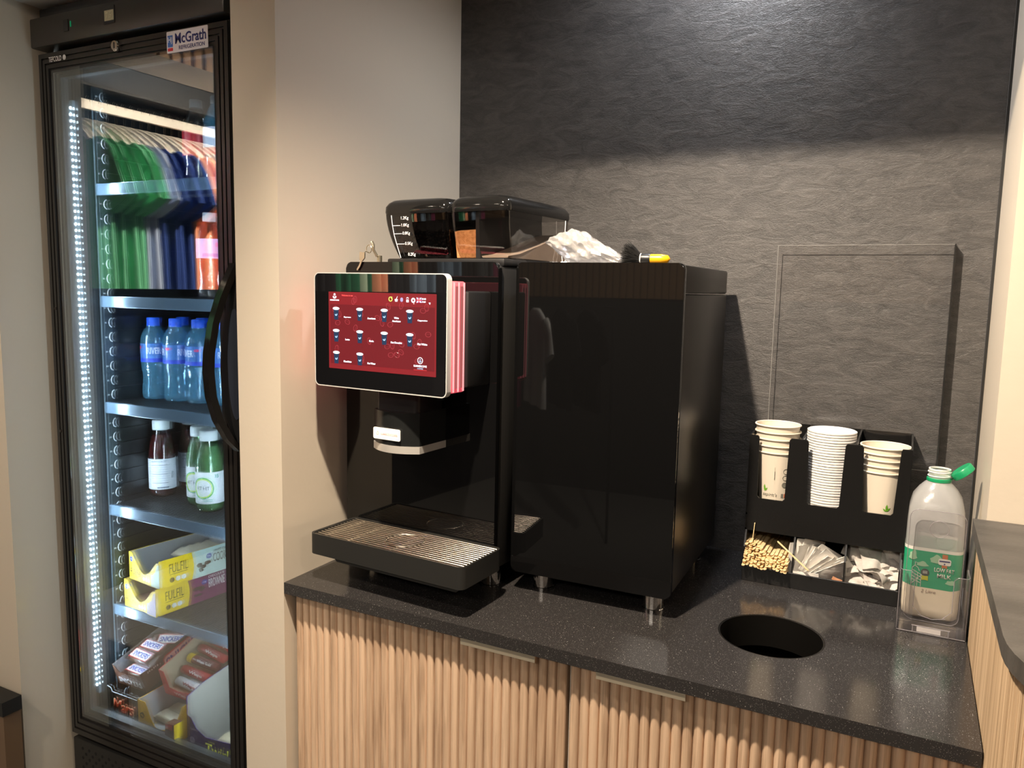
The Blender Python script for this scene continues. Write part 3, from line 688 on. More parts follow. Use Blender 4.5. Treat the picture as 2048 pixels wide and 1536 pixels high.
# hoppers
def hopper(x0, x1, taper_l, z0, z1, y0, y1, shell, name):
    loops = []
    for k in range(9):
        t = k/8; z = z0+(z1-z0)*t; xl = x0+taper_l*(1-t)**1.7
        loops.append([(u, v, z) for u, v in rrect(xl, x1, y0+.012*(1-t)**1.7, y1-.004*(1-t), .012, 4)])
    h = MB().loft(loops).build(name, shell, cm, 40)
    lid = MB()
    ll = []
    for (ins, dz) in ((-.0015, 0), (-.0025, .004), (-.002, .014), (.002, .021), (.008, .026), (.018, .0285)):
        ll.append([(u, v, z1-.003+dz) for u, v in rrect(x0+ins, x1-ins, y0+ins, y1-ins, .018, 5)])
    lid.loft(ll).build('lid', mat('lid_gloss', (.008, .008, .008), .08), h, 50)
    return h
h1 = hopper(-.278, -.130, .026, .604, .690, .028, .28, M_smoke, 'bean_hopper')
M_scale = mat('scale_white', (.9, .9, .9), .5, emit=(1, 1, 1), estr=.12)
zz = [.687, .672, .655, .634, .616]
b = MB(); pts = [(-.2575, .0268, .685), (-.2555, .0275, .667), (-.252, .0287, .648), (-.246, .0305, .628), (-.240, .034, .606)]
b.tube(pts, .0007, 6)
for i, (x, y, z) in enumerate(((-.2555, .0273, .6655), (-.2525, .0283, .6505), (-.2475, .0298, .6315))): b.tube([(x, y, z), (x+.019, y, z)], .0006, 6)
b.build('scale_line', M_scale, h1)
for s, x, y, z in (('1.2Kg', -.2255, .0272, .6785), ('1.0Kg', -.2245, .0273, .6655), ('0.8Kg', -.2225, .0283, .6505), ('0.5Kg', -.2175, .0298, .6315), ('0.2Kg', -.212, .0322, .6115)):
    text('scale_lettering', s, M_scale, h1, (x, y-.0005, z), w=.0175, h=.0075, bold=.005)
bm_ = MB()
random.seed(5)
bm_.prism(rrect(-.246, -.137, .048, .27, .01), 'z', .605, .650)
M_bean = mat('coffee_bean', (.035, .018, .01), .35)
for k in range(260):
    if k < 150: x, y, z = random.uniform(-.25, -.136), random.uniform(.041, .049), random.uniform(.609, .655)
    else: x, y, z = random.uniform(-.25, -.136), random.uniform(.045, .26), random.uniform(.648, .658)
    a = random.uniform(0, PI)
    bm_.lathe([(.0001, -.0052), (.0028, -.0036), (.0036, 0), (.0028, .0036), (.0001, .0052)], (0, 0, 0), 6)
    vs = list(bm_.bm.verts)[-30:]
    R_ = Matrix.Rotation(random.uniform(0, PI), 3, 'X') @ Matrix.Rotation(a, 3, 'Y')
    for v in vs: v.co = R_ @ v.co+Vector((x, y, z))
bo = bm_.build('coffee_beans', M_bean, h1, 60); bo['kind'] = 'stuff'
h2 = hopper(-.1255, -.0025, .012, .604, .690, .028, .275, M_hop, 'powder_hopper')
MB().prism([(-.071, .605), (-.062, .605), (-.066, .688), (-.073, .688)], 'y', .036, .27).build('divider', M_black, h2)
pm = mat('chocolate_powder', (.52, .24, .09), .9); noise_bump(pm, 500, .6, .002)
noise_color(pm, (.40, .17, .06), (.58, .28, .11), 160)
b = MB(); xs = [-.1185, -.100, -.085, -.0735]
prof = [(.052, .660), (.1, .664), (.16, .668), (.25, .662)]
b.loft([[(-.116, y, .606), (-.072, y, .606), (-.0745, y, h), (-.1215, y, h-.002)] for y, h in [(.042, .655), (.06, .659), (.12, .664), (.2, .668), (.262, .66)]])
o = b.build('powder', pm, h2); o['kind'] = 'stuff'
b = MB().loft([[(-.060, y, .606), (-.008, y, .606), (-.0065, y, h), (-.063, y, h)] for y, h in [(.042, .609), (.08, .614), (.16, .634), (.22, .652), (.264, .66)]])
o = b.build('powder', mat('milk_powder_brown', (.46, .36, .29), .9), h2); o['kind'] = 'stuff'
b = MB().tube([(.006, .235, .685), (.005, .235, .64), (.001, .232, .618), (.003, .232, .606), (.008, .232, .604), (.0095, .233, .612), (.006, .234, .635)], .0008, 6)
b.build('seal_wire', M_whitep, cm)
MB().tube([(.001, .231, .6045), (.007, .230, .604), (.012, .232, .605), (.0165, .233, .6042)], .0022, 8).build('wire_seal', M_whitep, cm, 60)
# keys in the top lock
ky = MB()
kx, kyy, kz = -.302, .012, .597
ky.cyl((-.289, .03, .59), (-.289, .03, .602), .005)
ky.tube([(-.300, .02, .628), (-.296, .02, .622), (-.2955, .02, .612), (-.290, .024, .600)], .0028, 8)
ky.tube([(-.300+.0065*math.cos(t), .012, .614+.0075*math.sin(t)) for t in [2*PI*i/18 for i in range(19)]], .001, 6)
ky.prism([(-.3085, .608), (-.296, .606), (-.2965, .596), (-.3025, .590), (-.309, .5925)], 'y', -.0052, -.0026)
ky.prism([(-.307, .592), (-.3035, .5905), (-.3085, .580), (-.3155, .572), (-.317, .575), (-.311, .583)], 'y', -.0040, -.0024)
ky.tube([(-.302, -.003, .604), (-.301, .004, .609), (-.300, .012, .607)], .0009, 6)
kt = ky.build('key', mat('key_metal', (.72, .66, .52), .25, .9), None, 40)
kt.location = cm.location+Vector((0, 0, .008)); kt.rotation_euler = cm.rotation_euler
tag(kt, 'metal keys hanging from the lock on top of the coffee machine', 'key')

# milk cooler beside the machine
mc = thing('milk_cooler', 'black glossy fronted milk cooler cabinet beside the coffee machine', 'cooler', (.6804, -.4368, .9), .0222, world=False)
MB().box(-.2935, -.0035, .012, .379, .040, .548, .003).build('body', mat('cooler_side', (.016, .0145, .013), .32), mc, 40)
MB().box(-.2935, -.0035, .012, .379, .5495, .596, .004).build('lid', mat('cooler_side', (.02, .018, .016), .32), mc, 40)
MB().prism(rrect(-.297, 0, .038, .598, .010), 'y', 0, .0118, bev=.0016).build('front_panel', M_gloss, mc, 40)
for fx, fy in ((-.040, .045), (-.250, .045), (-.040, .335), (-.250, .335)):
    MB().lathe([(.0195, 0), (.0195, .0035), (.0182, .0045), (.0182, .040)], (fx, fy, 0), 28).build('foot', M_chrome, mc, 40)

# plastic bag and brush lying on the cooler
def on_cooler(o): o.location = mc.location; o.rotation_euler = mc.rotation_euler; return o
random.seed(11)
prof = [(-.283, .634, .640), (-.274, .628, .650), (-.262, .618, .655), (-.25, .609, .658), (-.236, .600, .662), (-.222, .5985, .659), (-.208, .5983, .654), (-.194, .5983, .646), (-.18, .5983, .638), (-.166, .5983, .630), (-.152, .5985, .621), (-.14, .599, .613)]
loops = []
for i in range(34):
    t = i/33*11; k0 = min(int(t), 10); f = t-k0
    x, zl, zh = [prof[k0][q]*(1-f)+prof[k0+1][q]*f for q in range(3)]
    cz, rz_ = (zl+zh)/2, (zh-zl)/2; L = []
    for k in range(40):
        a = 2*PI*k/40
        crease = .10*math.sin(5*a+t*1.3)+.07*math.sin(9*a-t*2.1+1)+.06*abs(math.sin(3.5*a+t*2.9))
        j = 1-.12+crease*(1 if 0 < i < 33 else .2)+random.uniform(-.035, .035)
        L.append((x+random.uniform(-.0012, .0012), .11+(.018+.5*rz_)*math.cos(a)*j, max(cz+rz_*math.sin(a)*j, .5984)))
    loops.append(L)
M_bag = clear('bag_film', (.95, .94, .95), .10, .12, body=(.88, .86, .84), bodyw=.42, bump=.5)
o = MB().loft(loops).build('plastic_bag', M_bag, None, 50); on_cooler(o); tag(o, 'crumpled clear plastic bag lying on top of the milk cooler', 'bag')
br = thing('cleaning_brush', 'small cleaning brush with yellow handle and black bristles on the cooler', 'brush', mc.location, .0222, world=False)
bz = .6065
MB().lathe([(.0005, 0), (.0062, .004), (.0082, .016), (.0082, .034)], (0, 0, 0), 20).build('handle', mat('brush_yellow', (.9, .42, .005), .35), br, 50)
o = br.children[-1] if len(br.children) else None
def lay(o, x_end):   # turn a z-lathe so its +z runs towards -x, its z=0 end at x_end
    for v in o.data.vertices: p = v.co.copy(); v.co = Vector((x_end-p.z, .06+p.x, bz+p.y))
lay(o, -.040)
o = MB().lathe([(.0084, 0), (.0092, .003), (.0092, .016)], (0, 0, 0), 20).build('ferrule', M_black, br, 50); lay(o, -.0735)
o = MB().lathe([(.0096, 0), (.0096, .0015)], (0, 0, 0), 20).build('ferrule_ring', M_whitep, br, 50); lay(o, -.0895)
b = MB()
for k in range(900):
    a = random.uniform(0, 2*PI); r0 = .0078*math.sqrt(random.random()); spread = random.uniform(.5, 1.2); L_ = random.uniform(.022, .036)
    p0 = Vector((-.0905, .06+r0*math.cos(a), bz+r0*math.sin(a)))
    d = Vector((-1, spread*math.cos(a)*(r0/.0078)*.9+random.uniform(-.3, .3), spread*math.sin(a)*(r0/.0078)*.9+random.uniform(-.15, .28))).normalized()
    p1 = p0+d*L_; p1.z = max(p1.z, .599)
    b.cyl(p0, p1, .00055, .0003, 4, False)
b.build('bristles', mat('bristle_black', (.006, .006, .006), .6), br)

# ------------------------------------------------------------------ condiment organiser
og = thing('condiment_organiser', 'black plastic cup and condiment organiser against the slate wall', 'organiser', (.885, -.085, .9))
M_org = mat('organiser_black', (.010, .0098, .0098), .22)
b = MB(og)
X0, X1, YF, YB = .748, 1.022, -.152, -.006
UX0, UX1 = .7465, 1.0265
# upper front plate with three slots
def plate(x0, x1, z0, z1): b.box(x0, x1, YF-.002, YF+.0012, z0, z1)
slots = [(.7665, .8185, .8155), (.8545, .9165, .9125), (.9495, 1.0085, 1.0035)]
zs, zt, zb = 1.061, 1.183, .996
pts = [(UX0+.004, zb), (UX1-.001, zb), (UX1, zt-.003), (UX1-.003, zt), (1.0105, zt), (1.0085, zt-.004)]
pts += [(1.0025, zs+.004), (.9985, zs), (.956, zs), (.952, zs+.004), (.9475, zt-.004), (.9445, zt), (.920, zt), (.917, zt-.004)]
pts += [(.9125, zs+.004), (.9085, zs), (.8605, zs), (.8565, zs+.004), (.8535, zt-.004), (.8505, zt), (.8225, zt), (.8195, zt-.004)]
pts += [(.8165, zs+.004), (.8125, zs), (.7705, zs), (.7665, zs+.004), (.7645, zt-.003), (.7615, zt), (UX0, zt)]
b.prism(pts, 'y', YF-.002, YF+.0012)
b.build('front_plate', M_org, og, 40)
b = MB(og)
for x in (UX0, .8405, .9335, UX1-.003): b.prism([(YF, zb), (YB, zb), (YB, 1.19), (YF, zt)], 'x', x, x+.003)
b.box(UX0, UX1, YB-.003, YB, .9, 1.19).box(UX0, UX1, YF, YB, 1.026, 1.0295).box(UX0, UX1, YF, YB, zb, zb+.003)
b.build('cup_holder', M_org, og)
b = MB(og)
YL = -.170
b.box(X0, X1, YL, YB, .9, .9035).box(X0, X1, YL-.001, YL+.002, .9, .930, .001)
for x in (X0, .8385, .9285, X1-.003): b.prism([(YL, .9), (YB, .9), (YB, zb), (YF+.001, zb), (YL+.006, .965), (YL, .935)], 'x', x, x+.003)
b.build('lower_tray', M_org, og)

# paper cups
M_cup = mat('paper_cup', (.78, .70, .58), .6); M_cupg = mat('cup_leaf', (.16, .42, .03), .5); M_cupt = mat('cup_grey', (.25, .24, .2), .6)
def make_cup(r1, r0, h, label, loc):
    t = thing('paper_cup', label, 'cup', loc, 0, 'paper cups in the organiser')
    w = .0012
    MB().lathe([(r0, 0), (r0+.0002, .004), (r1, h-.003), (r1-.001, h-.003), (r0-w, .006), (.001, .006)], (0, 0, 0), 36, True, True).build('cup_wall', M_cup, t, 40)
    MB().tube([((r1+.0010)*math.cos(a), (r1+.0010)*math.sin(a), h-.002) for a in [2*PI*i/40 for i in range(41)]], .0017, 8).build('rim', M_cup, t, 60)
    return t
def lab_cup(t, r, zc, ang):
    """printing on the front cup"""
    pass
for i in range(5):
    lab = ['white paper cup at the bottom of the left stack, printed with green leaf and lettering', 'second cup from the bottom in the left stack', 'middle cup of the left cup stack in organiser',
           'second cup from the top of the left stack', 'topmost white paper cup of the left stack'][i]
    z = 1.0297+i*.0128
    if i == 0: c1 = make_cup(.0405, .0290, .122, lab, (.7935, -.109, z)); cc = c1
    else: cc = dup(c1, lab); cc.location = (.7935-.0006*i, -.109, z)
del c1['_o']
bar_ = MB()
def cup_print(cup, r_at, items):
    for it in items:
        pass
def wrapdecal(name, pts, m, par, zc, r0, slope, ang, thick=.00025):
    """shape (x along arc, y up) wrapped on a cone of radius r0+slope*z about the parent's z axis"""
    bmn = MB(); V = []
    if len(pts) == 4 and max(p[0] for p in pts)-min(p[0] for p in pts) > .003:
        (xa, ya), (xb, yb) = (min(p[0] for p in pts), min(p[1] for p in pts)), (max(p[0] for p in pts), max(p[1] for p in pts)); q = max(3, int((xb-xa)/.0022))
        L = []
        for i in range(q+1):
            x = xa+(xb-xa)*i/q; P = []
            for y, t in ((ya, 0), (yb, 0), (yb, thick), (ya, thick)):
                z = zc+y; r = r0+slope*z+t+.00012; a = ang+x/(r0+slope*zc); P.append((r*math.cos(a), r*math.sin(a), z))
            L.append(P)
        return bmn.loft(L).build(name, m, par)
    for t in (0, thick):
        for x, y in pts:
            z = zc+y; r = r0+slope*z+t+.00012; a = ang+x/(r0+slope*zc); V.append((r*math.cos(a), r*math.sin(a), z))
    k = len(pts); bmn._add(V, [tuple(range(k))[::-1], tuple(range(k, 2*k))]+[(i, (i+1) % k, k+(i+1) % k, k+i) for i in range(k)])
    return bmn.build(name, m, par)
def wraptext(name, s, m, par, zc, r0, slope, ang, w, h, **kw):
    o = text(name, s, m, par, (0, 0, zc), w=w, h=h, wrap=(0, 0, r0+slope*zc+.00015, ang), thick=.00022, **kw)
    if slope:
        for v in o.data.vertices:
            rr = math.hypot(v.co.x, v.co.y); f = (rr+slope*(v.co.z-zc))/rr; v.co.x *= f; v.co.y *= f
    return o
leaf = [(0, 0), (.002, .004), (.0024, .009), (.0008, .0135), (-.0012, .009), (-.001, .004)]
leaf2 = [(0, 0), (.0035, .001), (.006, .0045), (.0068, .007), (.003, .0055), (.001, .003)]
sl = (.0405-.029)/.118; A = -PI/2+.10      # faces the camera
w1 = [c for c in c1.children if c.name.startswith('cup_wall')][0]
wrapdecal('leaf_print', leaf, M_cupg, w1, .044, .029, sl, A-.62); wrapdecal('leaf_print', leaf2, M_cupg, w1, .044, .029, sl, A-.62)
wraptext('cup_lettering', "aspirit's", M_cupt, w1, .0375, .029, sl, A-.30, .028, .0085, shear=.25)
wrapdecal('print_line', [(-.03, 0), (.03, 0), (.03, .0005), (-.03, .0005)], M_cupt, w1, .0245, .029, sl, A)
for q in range(3): wrapdecal('print_ring', [(.0055*math.cos(t), .0055*math.sin(t)) for t in [2*PI*i/18 for i in range(19)]]+[(.0045*math.cos(t), .0045*math.sin(t)) for t in [2*PI*(18-i)/18 for i in range(19)]], M_cupt, w1, (.086, .073, .059)[q], .029, sl, A+.50+.0*q)
wrapdecal('recycling_mark', circle(0, 0, .0042, 16), M_cupt, w1, .059, .029, sl, A+.50)
wrapdecal('print_block', [(-.0025, -.004), (.0018, -.004), (.0018, .004), (-.0025, .004)], M_cupt, w1, .0375, .029, sl, A+.42)
wrapdecal('print_block', [(-.0018, -.004), (.0025, -.004), (.0025, .004), (-.0018, .004)], mat('cup_orange', (.6, .16, .07), .6), w1, .0375, .029, sl, A+.58)
wraptext('small_print', 'made from renewable plants', M_cupt, w1, .077, .029, sl, A-.05, .0012, .034)
for i in range(5):
    lab = ['white paper cup at the bottom of the right stack with a green leaf print', 'second cup from the bottom in the right stack', 'middle cup of the right cup stack in organiser',
           'second cup from the top of the right stack', 'topmost open paper cup of the right stack'][i]
    z = 1.0297+i*.0112
    if i == 0: c2 = make_cup(.0410, .0300, .106, lab, (.9800, -.108, z)); cc = c2
    else: cc = dup(c2, lab); cc.location = (.9800+.0004*i, -.108+.0005*i, z)
del c2['_o']
w2 = [c for c in c2.children if c.name.startswith('cup_wall')][0]; sl2 = .011/.102
wrapdecal('leaf_print', leaf, M_cupg, w2, .034, .030, sl2, A+.22); wrapdecal('leaf_print', leaf2, M_cupg, w2, .034, .030, sl2, A+.22); wrapdecal('leaf_print', [(-x*.8, y*.8) for x, y in leaf2][::-1], M_cupg, w2, .034, .030, sl2, A+.22)
# cup lids
M_lid = mat('lid_white', (.84, .82, .80), .35)
ld = MB().lathe([(.0424, 0), (.0440, .001), (.0440, .0032), (.0420, .0044), (.0408, .0040), (.0395, .0012), (.034, .0009), (.0005, .0009)], (0, 0, 0), 40, True, True).build('cup_lid', M_lid, None, 50)
for i in range(34):
    o = ld if i == 0 else ld.copy()
    if i: COL.objects.link(o)
    o.location = ((.8885)+random.uniform(-.0006, .0006), -.104+random.uniform(-.0006, .0006), 1.0297+.0050*i)
    tag(o, 'topmost white cup lid, open side up on the middle stack' if i == 33 else 'lowest white cup lid in the middle stack' if i == 0 else 'round white cup lid within the tall middle stack of lids', 'cup lid', 'white cup lids in the middle stack')
    if i == 33: o.data = o.data.copy(); o.data.transform(Matrix.Identity(4))

# wooden stirrers
random.seed(21)
M_stir = mat('birch_stirrer', (.80, .58, .30), .65); noise_color(M_stir, (.76, .54, .27), (.93, .74, .44), 70)
def stirrer_mesh():
    p = []
    for x, s in ((.0, 1), (.13, -1)):
        for k in range(7): a = PI/2+PI*k/6 if s == 1 else -PI/2+PI*k/6; p.append((.0029*math.sin(a) if False else (x+.0029*math.cos(a)), .0029*math.sin(a)))
    return MB().prism(p, 'z', 0, .0014)
st0 = stirrer_mesh().build('wooden_stirrer', M_stir)
n_ = 0
rows = 23
for rI in range(rows):
    z = .9045+rI*.0031
    lean = -.170-(.020 if rI < 10 else .020-(rI-10)*.0024)
    for k in range(12):
        x = .7545+k*.00685+random.uniform(-.0012, .0012)
        if rI > 18 and k > 22-rI+3: continue
        o = st0 if n_ == 0 else st0.copy()
        if n_: COL.objects.link(o)
        hz_ = z+.0018*math.sin(k*1.1+rI*.6)+random.uniform(-.0006, .0006)
        if rI > 14: hz_ -= .0007*max(0, k-3)
        y = lean+random.uniform(-.004, .006)
        if z < .934: y = max(y, -.166)
        o.location = (x, y, hz_)
        o.rotation_euler = (random.uniform(-.35, .35), 0, 0) if False else (0, 0, 0)
        M3 = Matrix.Rotation(PI/2+random.uniform(-.03, .03), 3, 'Z') @ Matrix.Rotation(random.uniform(-.03, .03), 3, 'Y') @ Matrix.Rotation(random.uniform(-.55, .55), 3, 'X')
        o.rotation_euler = M3.to_euler()
        tag(o, 'pale wooden stirrer packed in the left tray of the organiser', 'stirrer', 'wooden stirrers in the left tray'); n_ += 1
o = st0.copy(); COL.objects.link(o); o.location = (.7625, -.158, .965); o.rotation_euler = (0, -1.50, .1); tag(o, 'single wooden stirrer standing upright in the left tray corner', 'stirrer', 'loose wooden stirrers'); o.location.z = .957
o.data = st0.data.copy(); [setattr(v, 'co', Vector((v.co.x*.42, v.co.y*.6, v.co.z))) for v in o.data.vertices]
o = st0.copy(); COL.objects.link(o); o.location = (.812, -.172, .986); o.rotation_euler = Vector((.058, -.012, -.042)).to_track_quat('X', 'Z').to_euler(); tag(o, 'loose wooden stirrer leaning across from the stirrers onto the sugar sachets', 'stirrer', 'loose wooden stirrers')
o.data = st0.data.copy(); [setattr(v, 'co', Vector((v.co.x*.55, v.co.y*.7, v.co.z))) for v in o.data.vertices]

# sugar sachets
M_sach = mat('sachet_paper', (.88, .85, .80), .65); noise_bump(M_sach, 90, .35, .002)
def sachet_mesh(w, h, th, seed):
    rnd = random.Random(seed); b = MB(); nx, ny = 6, 8; F, V = [], []
    for side in (1, -1):
        for j in range(ny+1):
            for i in range(nx+1):
                u, v = i/nx, j/ny
                e = min(u, 1-u)*min(v, 1-v)*4
                V.append(((u-.5)*w, side*(th*.5*min(1, e*2.2)+.0002)+.0012*math.sin(v*3+seed)+rnd.uniform(-.0006, .0006), v*h))
    o1 = (nx+1)*(ny+1)
    for j in range(ny):
        for i in range(nx):
            a = j*(nx+1)+i; F.append((a, a+1, a+nx+2, a+nx+1)); F.append((o1+a, o1+a+nx+1, o1+a+nx+2, o1+a+1))
    for j in range(ny):
        a = j*(nx+1); F.append((a, a+nx+1, o1+a+nx+1, o1+a)); a += nx; F.append((a, o1+a, o1+a+nx+1, a+nx+1))
    for i in range(nx):
        F.append((i, o1+i, o1+i+1, i+1)); a = ny*(nx+1)+i; F.append((a, a+1, o1+a+1, o1+a))
    b._add(V, F); return b
random.seed(4)
sm = [sachet_mesh(.048, .066, .005, q).build('sugar_sachet', M_sach, None, 60) for q in range(3)]
for i in range(20):
    o = sm[i] if i < 3 else sm[i % 3].copy()
    if i >= 3: COL.objects.link(o)
    t = i/19
    M3 = Matrix.Rotation(.02+1.02*t+random.uniform(-.06, .06), 3, 'Y') @ Matrix.Rotation(-.05+random.uniform(-.1, .1), 3, 'X') @ Matrix.Rotation(.95+random.uniform(-.25, .25)-.2*t, 3, 'Z')
    o.location = (.8475+.030*t+.006*math.sin(7*t), -.146+random.uniform(0, .018)*(1 if i % 2 else .4), .911+.004*random.random())
    o.rotation_euler = M3.to_euler()
    s_ = random.uniform(1.0, 1.16); o.scale = (s_*.95, 1, s_)
    tag(o, 'white sugar sachet standing at the far left of the fanned sachets' if i == 0 else 'white sugar sachet leaning flattest at the right of the fanned sachets' if i == 19 else 'white paper sugar sachet fanned out in the middle tray', 'sugar sachet', 'sugar sachets in the middle tray')
o = sm[1].copy(); COL.objects.link(o); o.location = (.8655, -.1655, .908); o.rotation_euler = (.12, -.04, 0); o.scale = (.95, .8, .42); tag(o, 'folded white sugar sachet lying across the front of the middle tray', 'sugar sachet', 'sugar sachets in the middle tray')
o = sm[2].copy(); COL.objects.link(o); o.data = o.data.copy(); o.data.materials[0] = mat('orange_sachet', (.75, .36, .2), .6); o.location = (.9135, -.158, .906); o.rotation_euler = (.25, .35, .2); o.scale = (.55, .8, .42); tag(o, 'orange printed sachet at the bottom right of the middle tray', 'sugar sachet')

# teabags
M_tea = mat('teabag_paper', (.62, .58, .54), .8); noise_color(M_tea, (.44, .40, .37), (.70, .66, .62), 18, None, .4, .6)
def tea_mesh(seed, w=.058):
    rnd = random.Random(seed); b = MB(); n = 10; V, F = [], []
    a1, a2, p1, p2 = rnd.uniform(60, 110), rnd.uniform(60, 110), rnd.uniform(0, 6), rnd.uniform(0, 6)
    for side in (1, -1):
        for j in range(n+1):
            for i in range(n+1):
                u, v = i/n-.5, j/n-.5
                e = min(.5-abs(u), .5-abs(v))
                wv = .006*math.sin(a1*u*w*1.6+p1)*math.cos(a2*v*w+p2)+.004*math.sin(9*(u+v)+p2)
                V.append((u*w, v*w*1.05, wv+side*(.0003+.003*min(1, e*5))+rnd.uniform(-.0004, .0004)))
    o1 = (n+1)**2
    for j in range(n):
        for i in range(n):
            a = j*(n+1)+i; F += [(a, a+1, a+n+2, a+n+1), (o1+a, o1+a+n+1, o1+a+n+2, o1+a+1)]
    for k in range(n):
        F += [(k, o1+k, o1+k+1, k+1), (n*(n+1)+k, n*(n+1)+k+1, o1+n*(n+1)+k+1, o1+n*(n+1)+k), (k*(n+1), (k+1)*(n+1), o1+(k+1)*(n+1), o1+k*(n+1)), (k*(n+1)+n, o1+k*(n+1)+n, o1+(k+1)*(n+1)+n, (k+1)*(n+1)+n)]
    b._add(V, F); return b
random.seed(9)
tm = [tea_mesh(q).build('teabag', M_tea, None, 60) for q in range(4)]
poses = [(.952, -.128, .912, .25, .1, .2), (.985, -.130, .914, .2, -.15, .5), (.966, -.120, .923, .4, .1, .9), (.990, -.118, .927, .3, -.2, .1), (.956, -.112, .934, .45, .25, .3),
         (.978, -.122, .938, .5, -.1, 1.2), (.992, -.108, .946, .6, -.25, .4), (.958, -.098, .952, .9, .2, .1), (.976, -.116, .962, .85, .1, .55), (.962, -.112, .972, 1.2, .05, .15), (.990, -.108, .970, 1.1, -.3, .3), (.955, -.098, .968, 1.2, .3, -.1)]
labs = ['crumpled teabag at the bottom left of the right tray', 'crumpled teabag at the bottom right of the right tray', 'pale teabag above the lowest ones in the right tray', 'white edged teabag low on the right of the tray',
        'teabag low on the left side of the right tray', 'folded teabag with a dark gap beneath it in the right tray', 'curled teabag at the right side of the right tray', 'grey teabag halfway up the left of the right tray',
        'square teabag turned cornerwise in the centre of the right tray', 'tall grey teabag standing at the back of the right tray', 'teabag standing at the back right of the right tray', 'teabag standing at the back left of the right tray']
for i, (x, y, z, rx, ry, rz) in enumerate(poses):
    o = tm[i] if i < 4 else tm[i % 4].copy()
    if i >= 4: COL.objects.link(o)
    o.location = (x+.003, y+(-.004 if i > 4 else .004), z+.016); o.rotation_euler = (rx, ry, rz); o.scale = (1.06, 1.06, 1.06); tag(o, labs[i], 'teabag', 'teabags in the right tray')

# ------------------------------------------------------------------ milk bottle and clear holder
mb_ = thing('milk_bottle', 'open plastic two litre milk bottle with green label behind clear holder', 'milk bottle', (1.070, -.158, .9), world=False)
M_hdpe = clear('hdpe_bottle', (.98, .98, .98), .04, .25, body=(.92, .92, .92), bodyw=.5, bump=.1)
def sq(z, hw, hd, r, n=6, dx=0, dy=0): return [(u+dx, v+dy, z) for u, v in rrect(-hw, hw, -hd, hd, min(r, hw-.0005, hd-.0005), n)]
prof = [(.002, .036, .038, .012), (.0, .038, .04, .014), (.006, .0425, .0465, .016), (.02, .0435, .048, .016), (.125, .044, .048, .016), (.165, .0435, .0475, .018), (.19, .042, .046, .022), (.208, .038, .042, .028), (.222, .030, .033, .028), (.231, .022, .024, .022), (.235, .0178, .0178, .0178), (.238, .0172, .0172, .0172), (.2555, .0168, .0168, .0168)]
MB().loft([sq(z, a, b2, r) for z, a, b2, r in prof[1:]], cap=False).build('bottle_body', M_hdpe, mb_, 50)
b = MB()
for z in (.2425, .2495): b.tube([(.0175*math.cos(t), .0175*math.sin(t), z+.003*t/(2*PI)) for t in [2*PI*i/30 for i in range(31)]], .0011, 6)
b.ring_prism(circle(0, 0, .0172, 30), circle(0, 0, .0150, 30), 'z', .2545, .257)
b.build('neck_thread', mat('neck_white', (.82, .80, .78), .4), mb_, 50)
MB().lathe([(.018, .2345), (.0195, .2355), (.0195, .240), (.018, .241)], (0, 0, 0), 30).build('cap_ring', mat('cap_green', (.01, .30, .12), .35), mb_, 40)
cp = MB().lathe([(.0175, 0), (.0188, .001), (.0188, .0105), (.0175, .0125), (.001, .0125)], (0, 0, 0), 36, True, True, fn=lambda t, z: 1+(.012*math.cos(36*t) if .001 < z < .011 else 0)).build('flip_cap', mat('cap_green', (.01, .30, .12), .35), mb_, 40)
R_ = Matrix.Translation((.0345, -.002, .2555)) @ Matrix.Rotation(-.72, 4, 'Y') @ Matrix.Translation((0, 0, -.006))
for v in cp.data.vertices: v.co = R_ @ v.co
MB().tube([(.0185, 0, .238), (.021, 0, .243), (.022, 0, .247)], .0014, 6).build('cap_hinge', mat('cap_green', (.01, .30, .12), .35), mb_)
M_milk = mat('milk', (.86, .76, .58), .3)
MB().loft([sq(z, a, b2, r) for z, a, b2, r in ((-.0, .0384, .0404, .014), (.006, .0429, .0469, .016), (.02, .0439, .0484, .016), (.058, .0440, .0484, .016))]).build('milk', M_milk, mb_, 50)
M_label = mat('label_green', (.012, .36, .17), .4)
def band(z, k=.0006):
    f = (z-.02)/.105; return sq(z, .0435+.0005*f+k, .048+k, .0162)
lo = [.058+.0012*math.sin(i*2.3)*(1 if i % 2 else -1) for i in range(28)]
L0 = [(x, y, lo[i % 28]) for i, (x, y, z) in enumerate(band(.056))]
bmn = MB(); loops = [L0, band(.075), band(.1), band(.121)]
lb = bmn.loft(loops, cap=False).build('label', M_label, mb_, 50)
bmn = MB().loft([band(.121), band(.1265)], cap=False).build('label_edge', mat('label_white', (.8, .78, .72), .5), mb_, 50)
FYm = -.0490
def MD(name, pts, m, x, z, lvl=1): return decal(name, pts, m, lb, (x, FYm-.0003*lvl, z), thick=.0002)
M_lw = mat('label_white', (.8, .78, .72), .5); M_cloud = mat('label_cloud', (.35, .58, .38), .6)
def blob(w, h, sd):
    r = random.Random(sd); return [(w*math.cos(t)*(1+.15*math.sin(5*t+sd)), h*math.sin(t)*(1+.2*math.sin(4*t+sd)) if math.sin(t) > 0 else h*.35*math.sin(t)) for t in [2*PI*i/26 for i in range(26)]]
MD('cloud_print', blob(.011, .010, 1), M_cloud, .006, .106); MD('cloud_print', blob(.009, .006, 2), M_cloud, -.016, .096); MD('cloud_print', blob(.006, .012, 3), M_cloud, -.031, .108); MD('cloud_print', blob(.007, .006, 4), M_cloud, .028, .070)
M_or = mat('ribbon_orange', (.55, .16, .05), .5)
MD('ribbon', [(-.004, -.0115), (0, -.010), (.004, -.0115), (.004, .0125), (-.004, .0125)], M_or, .017, .107, 2)
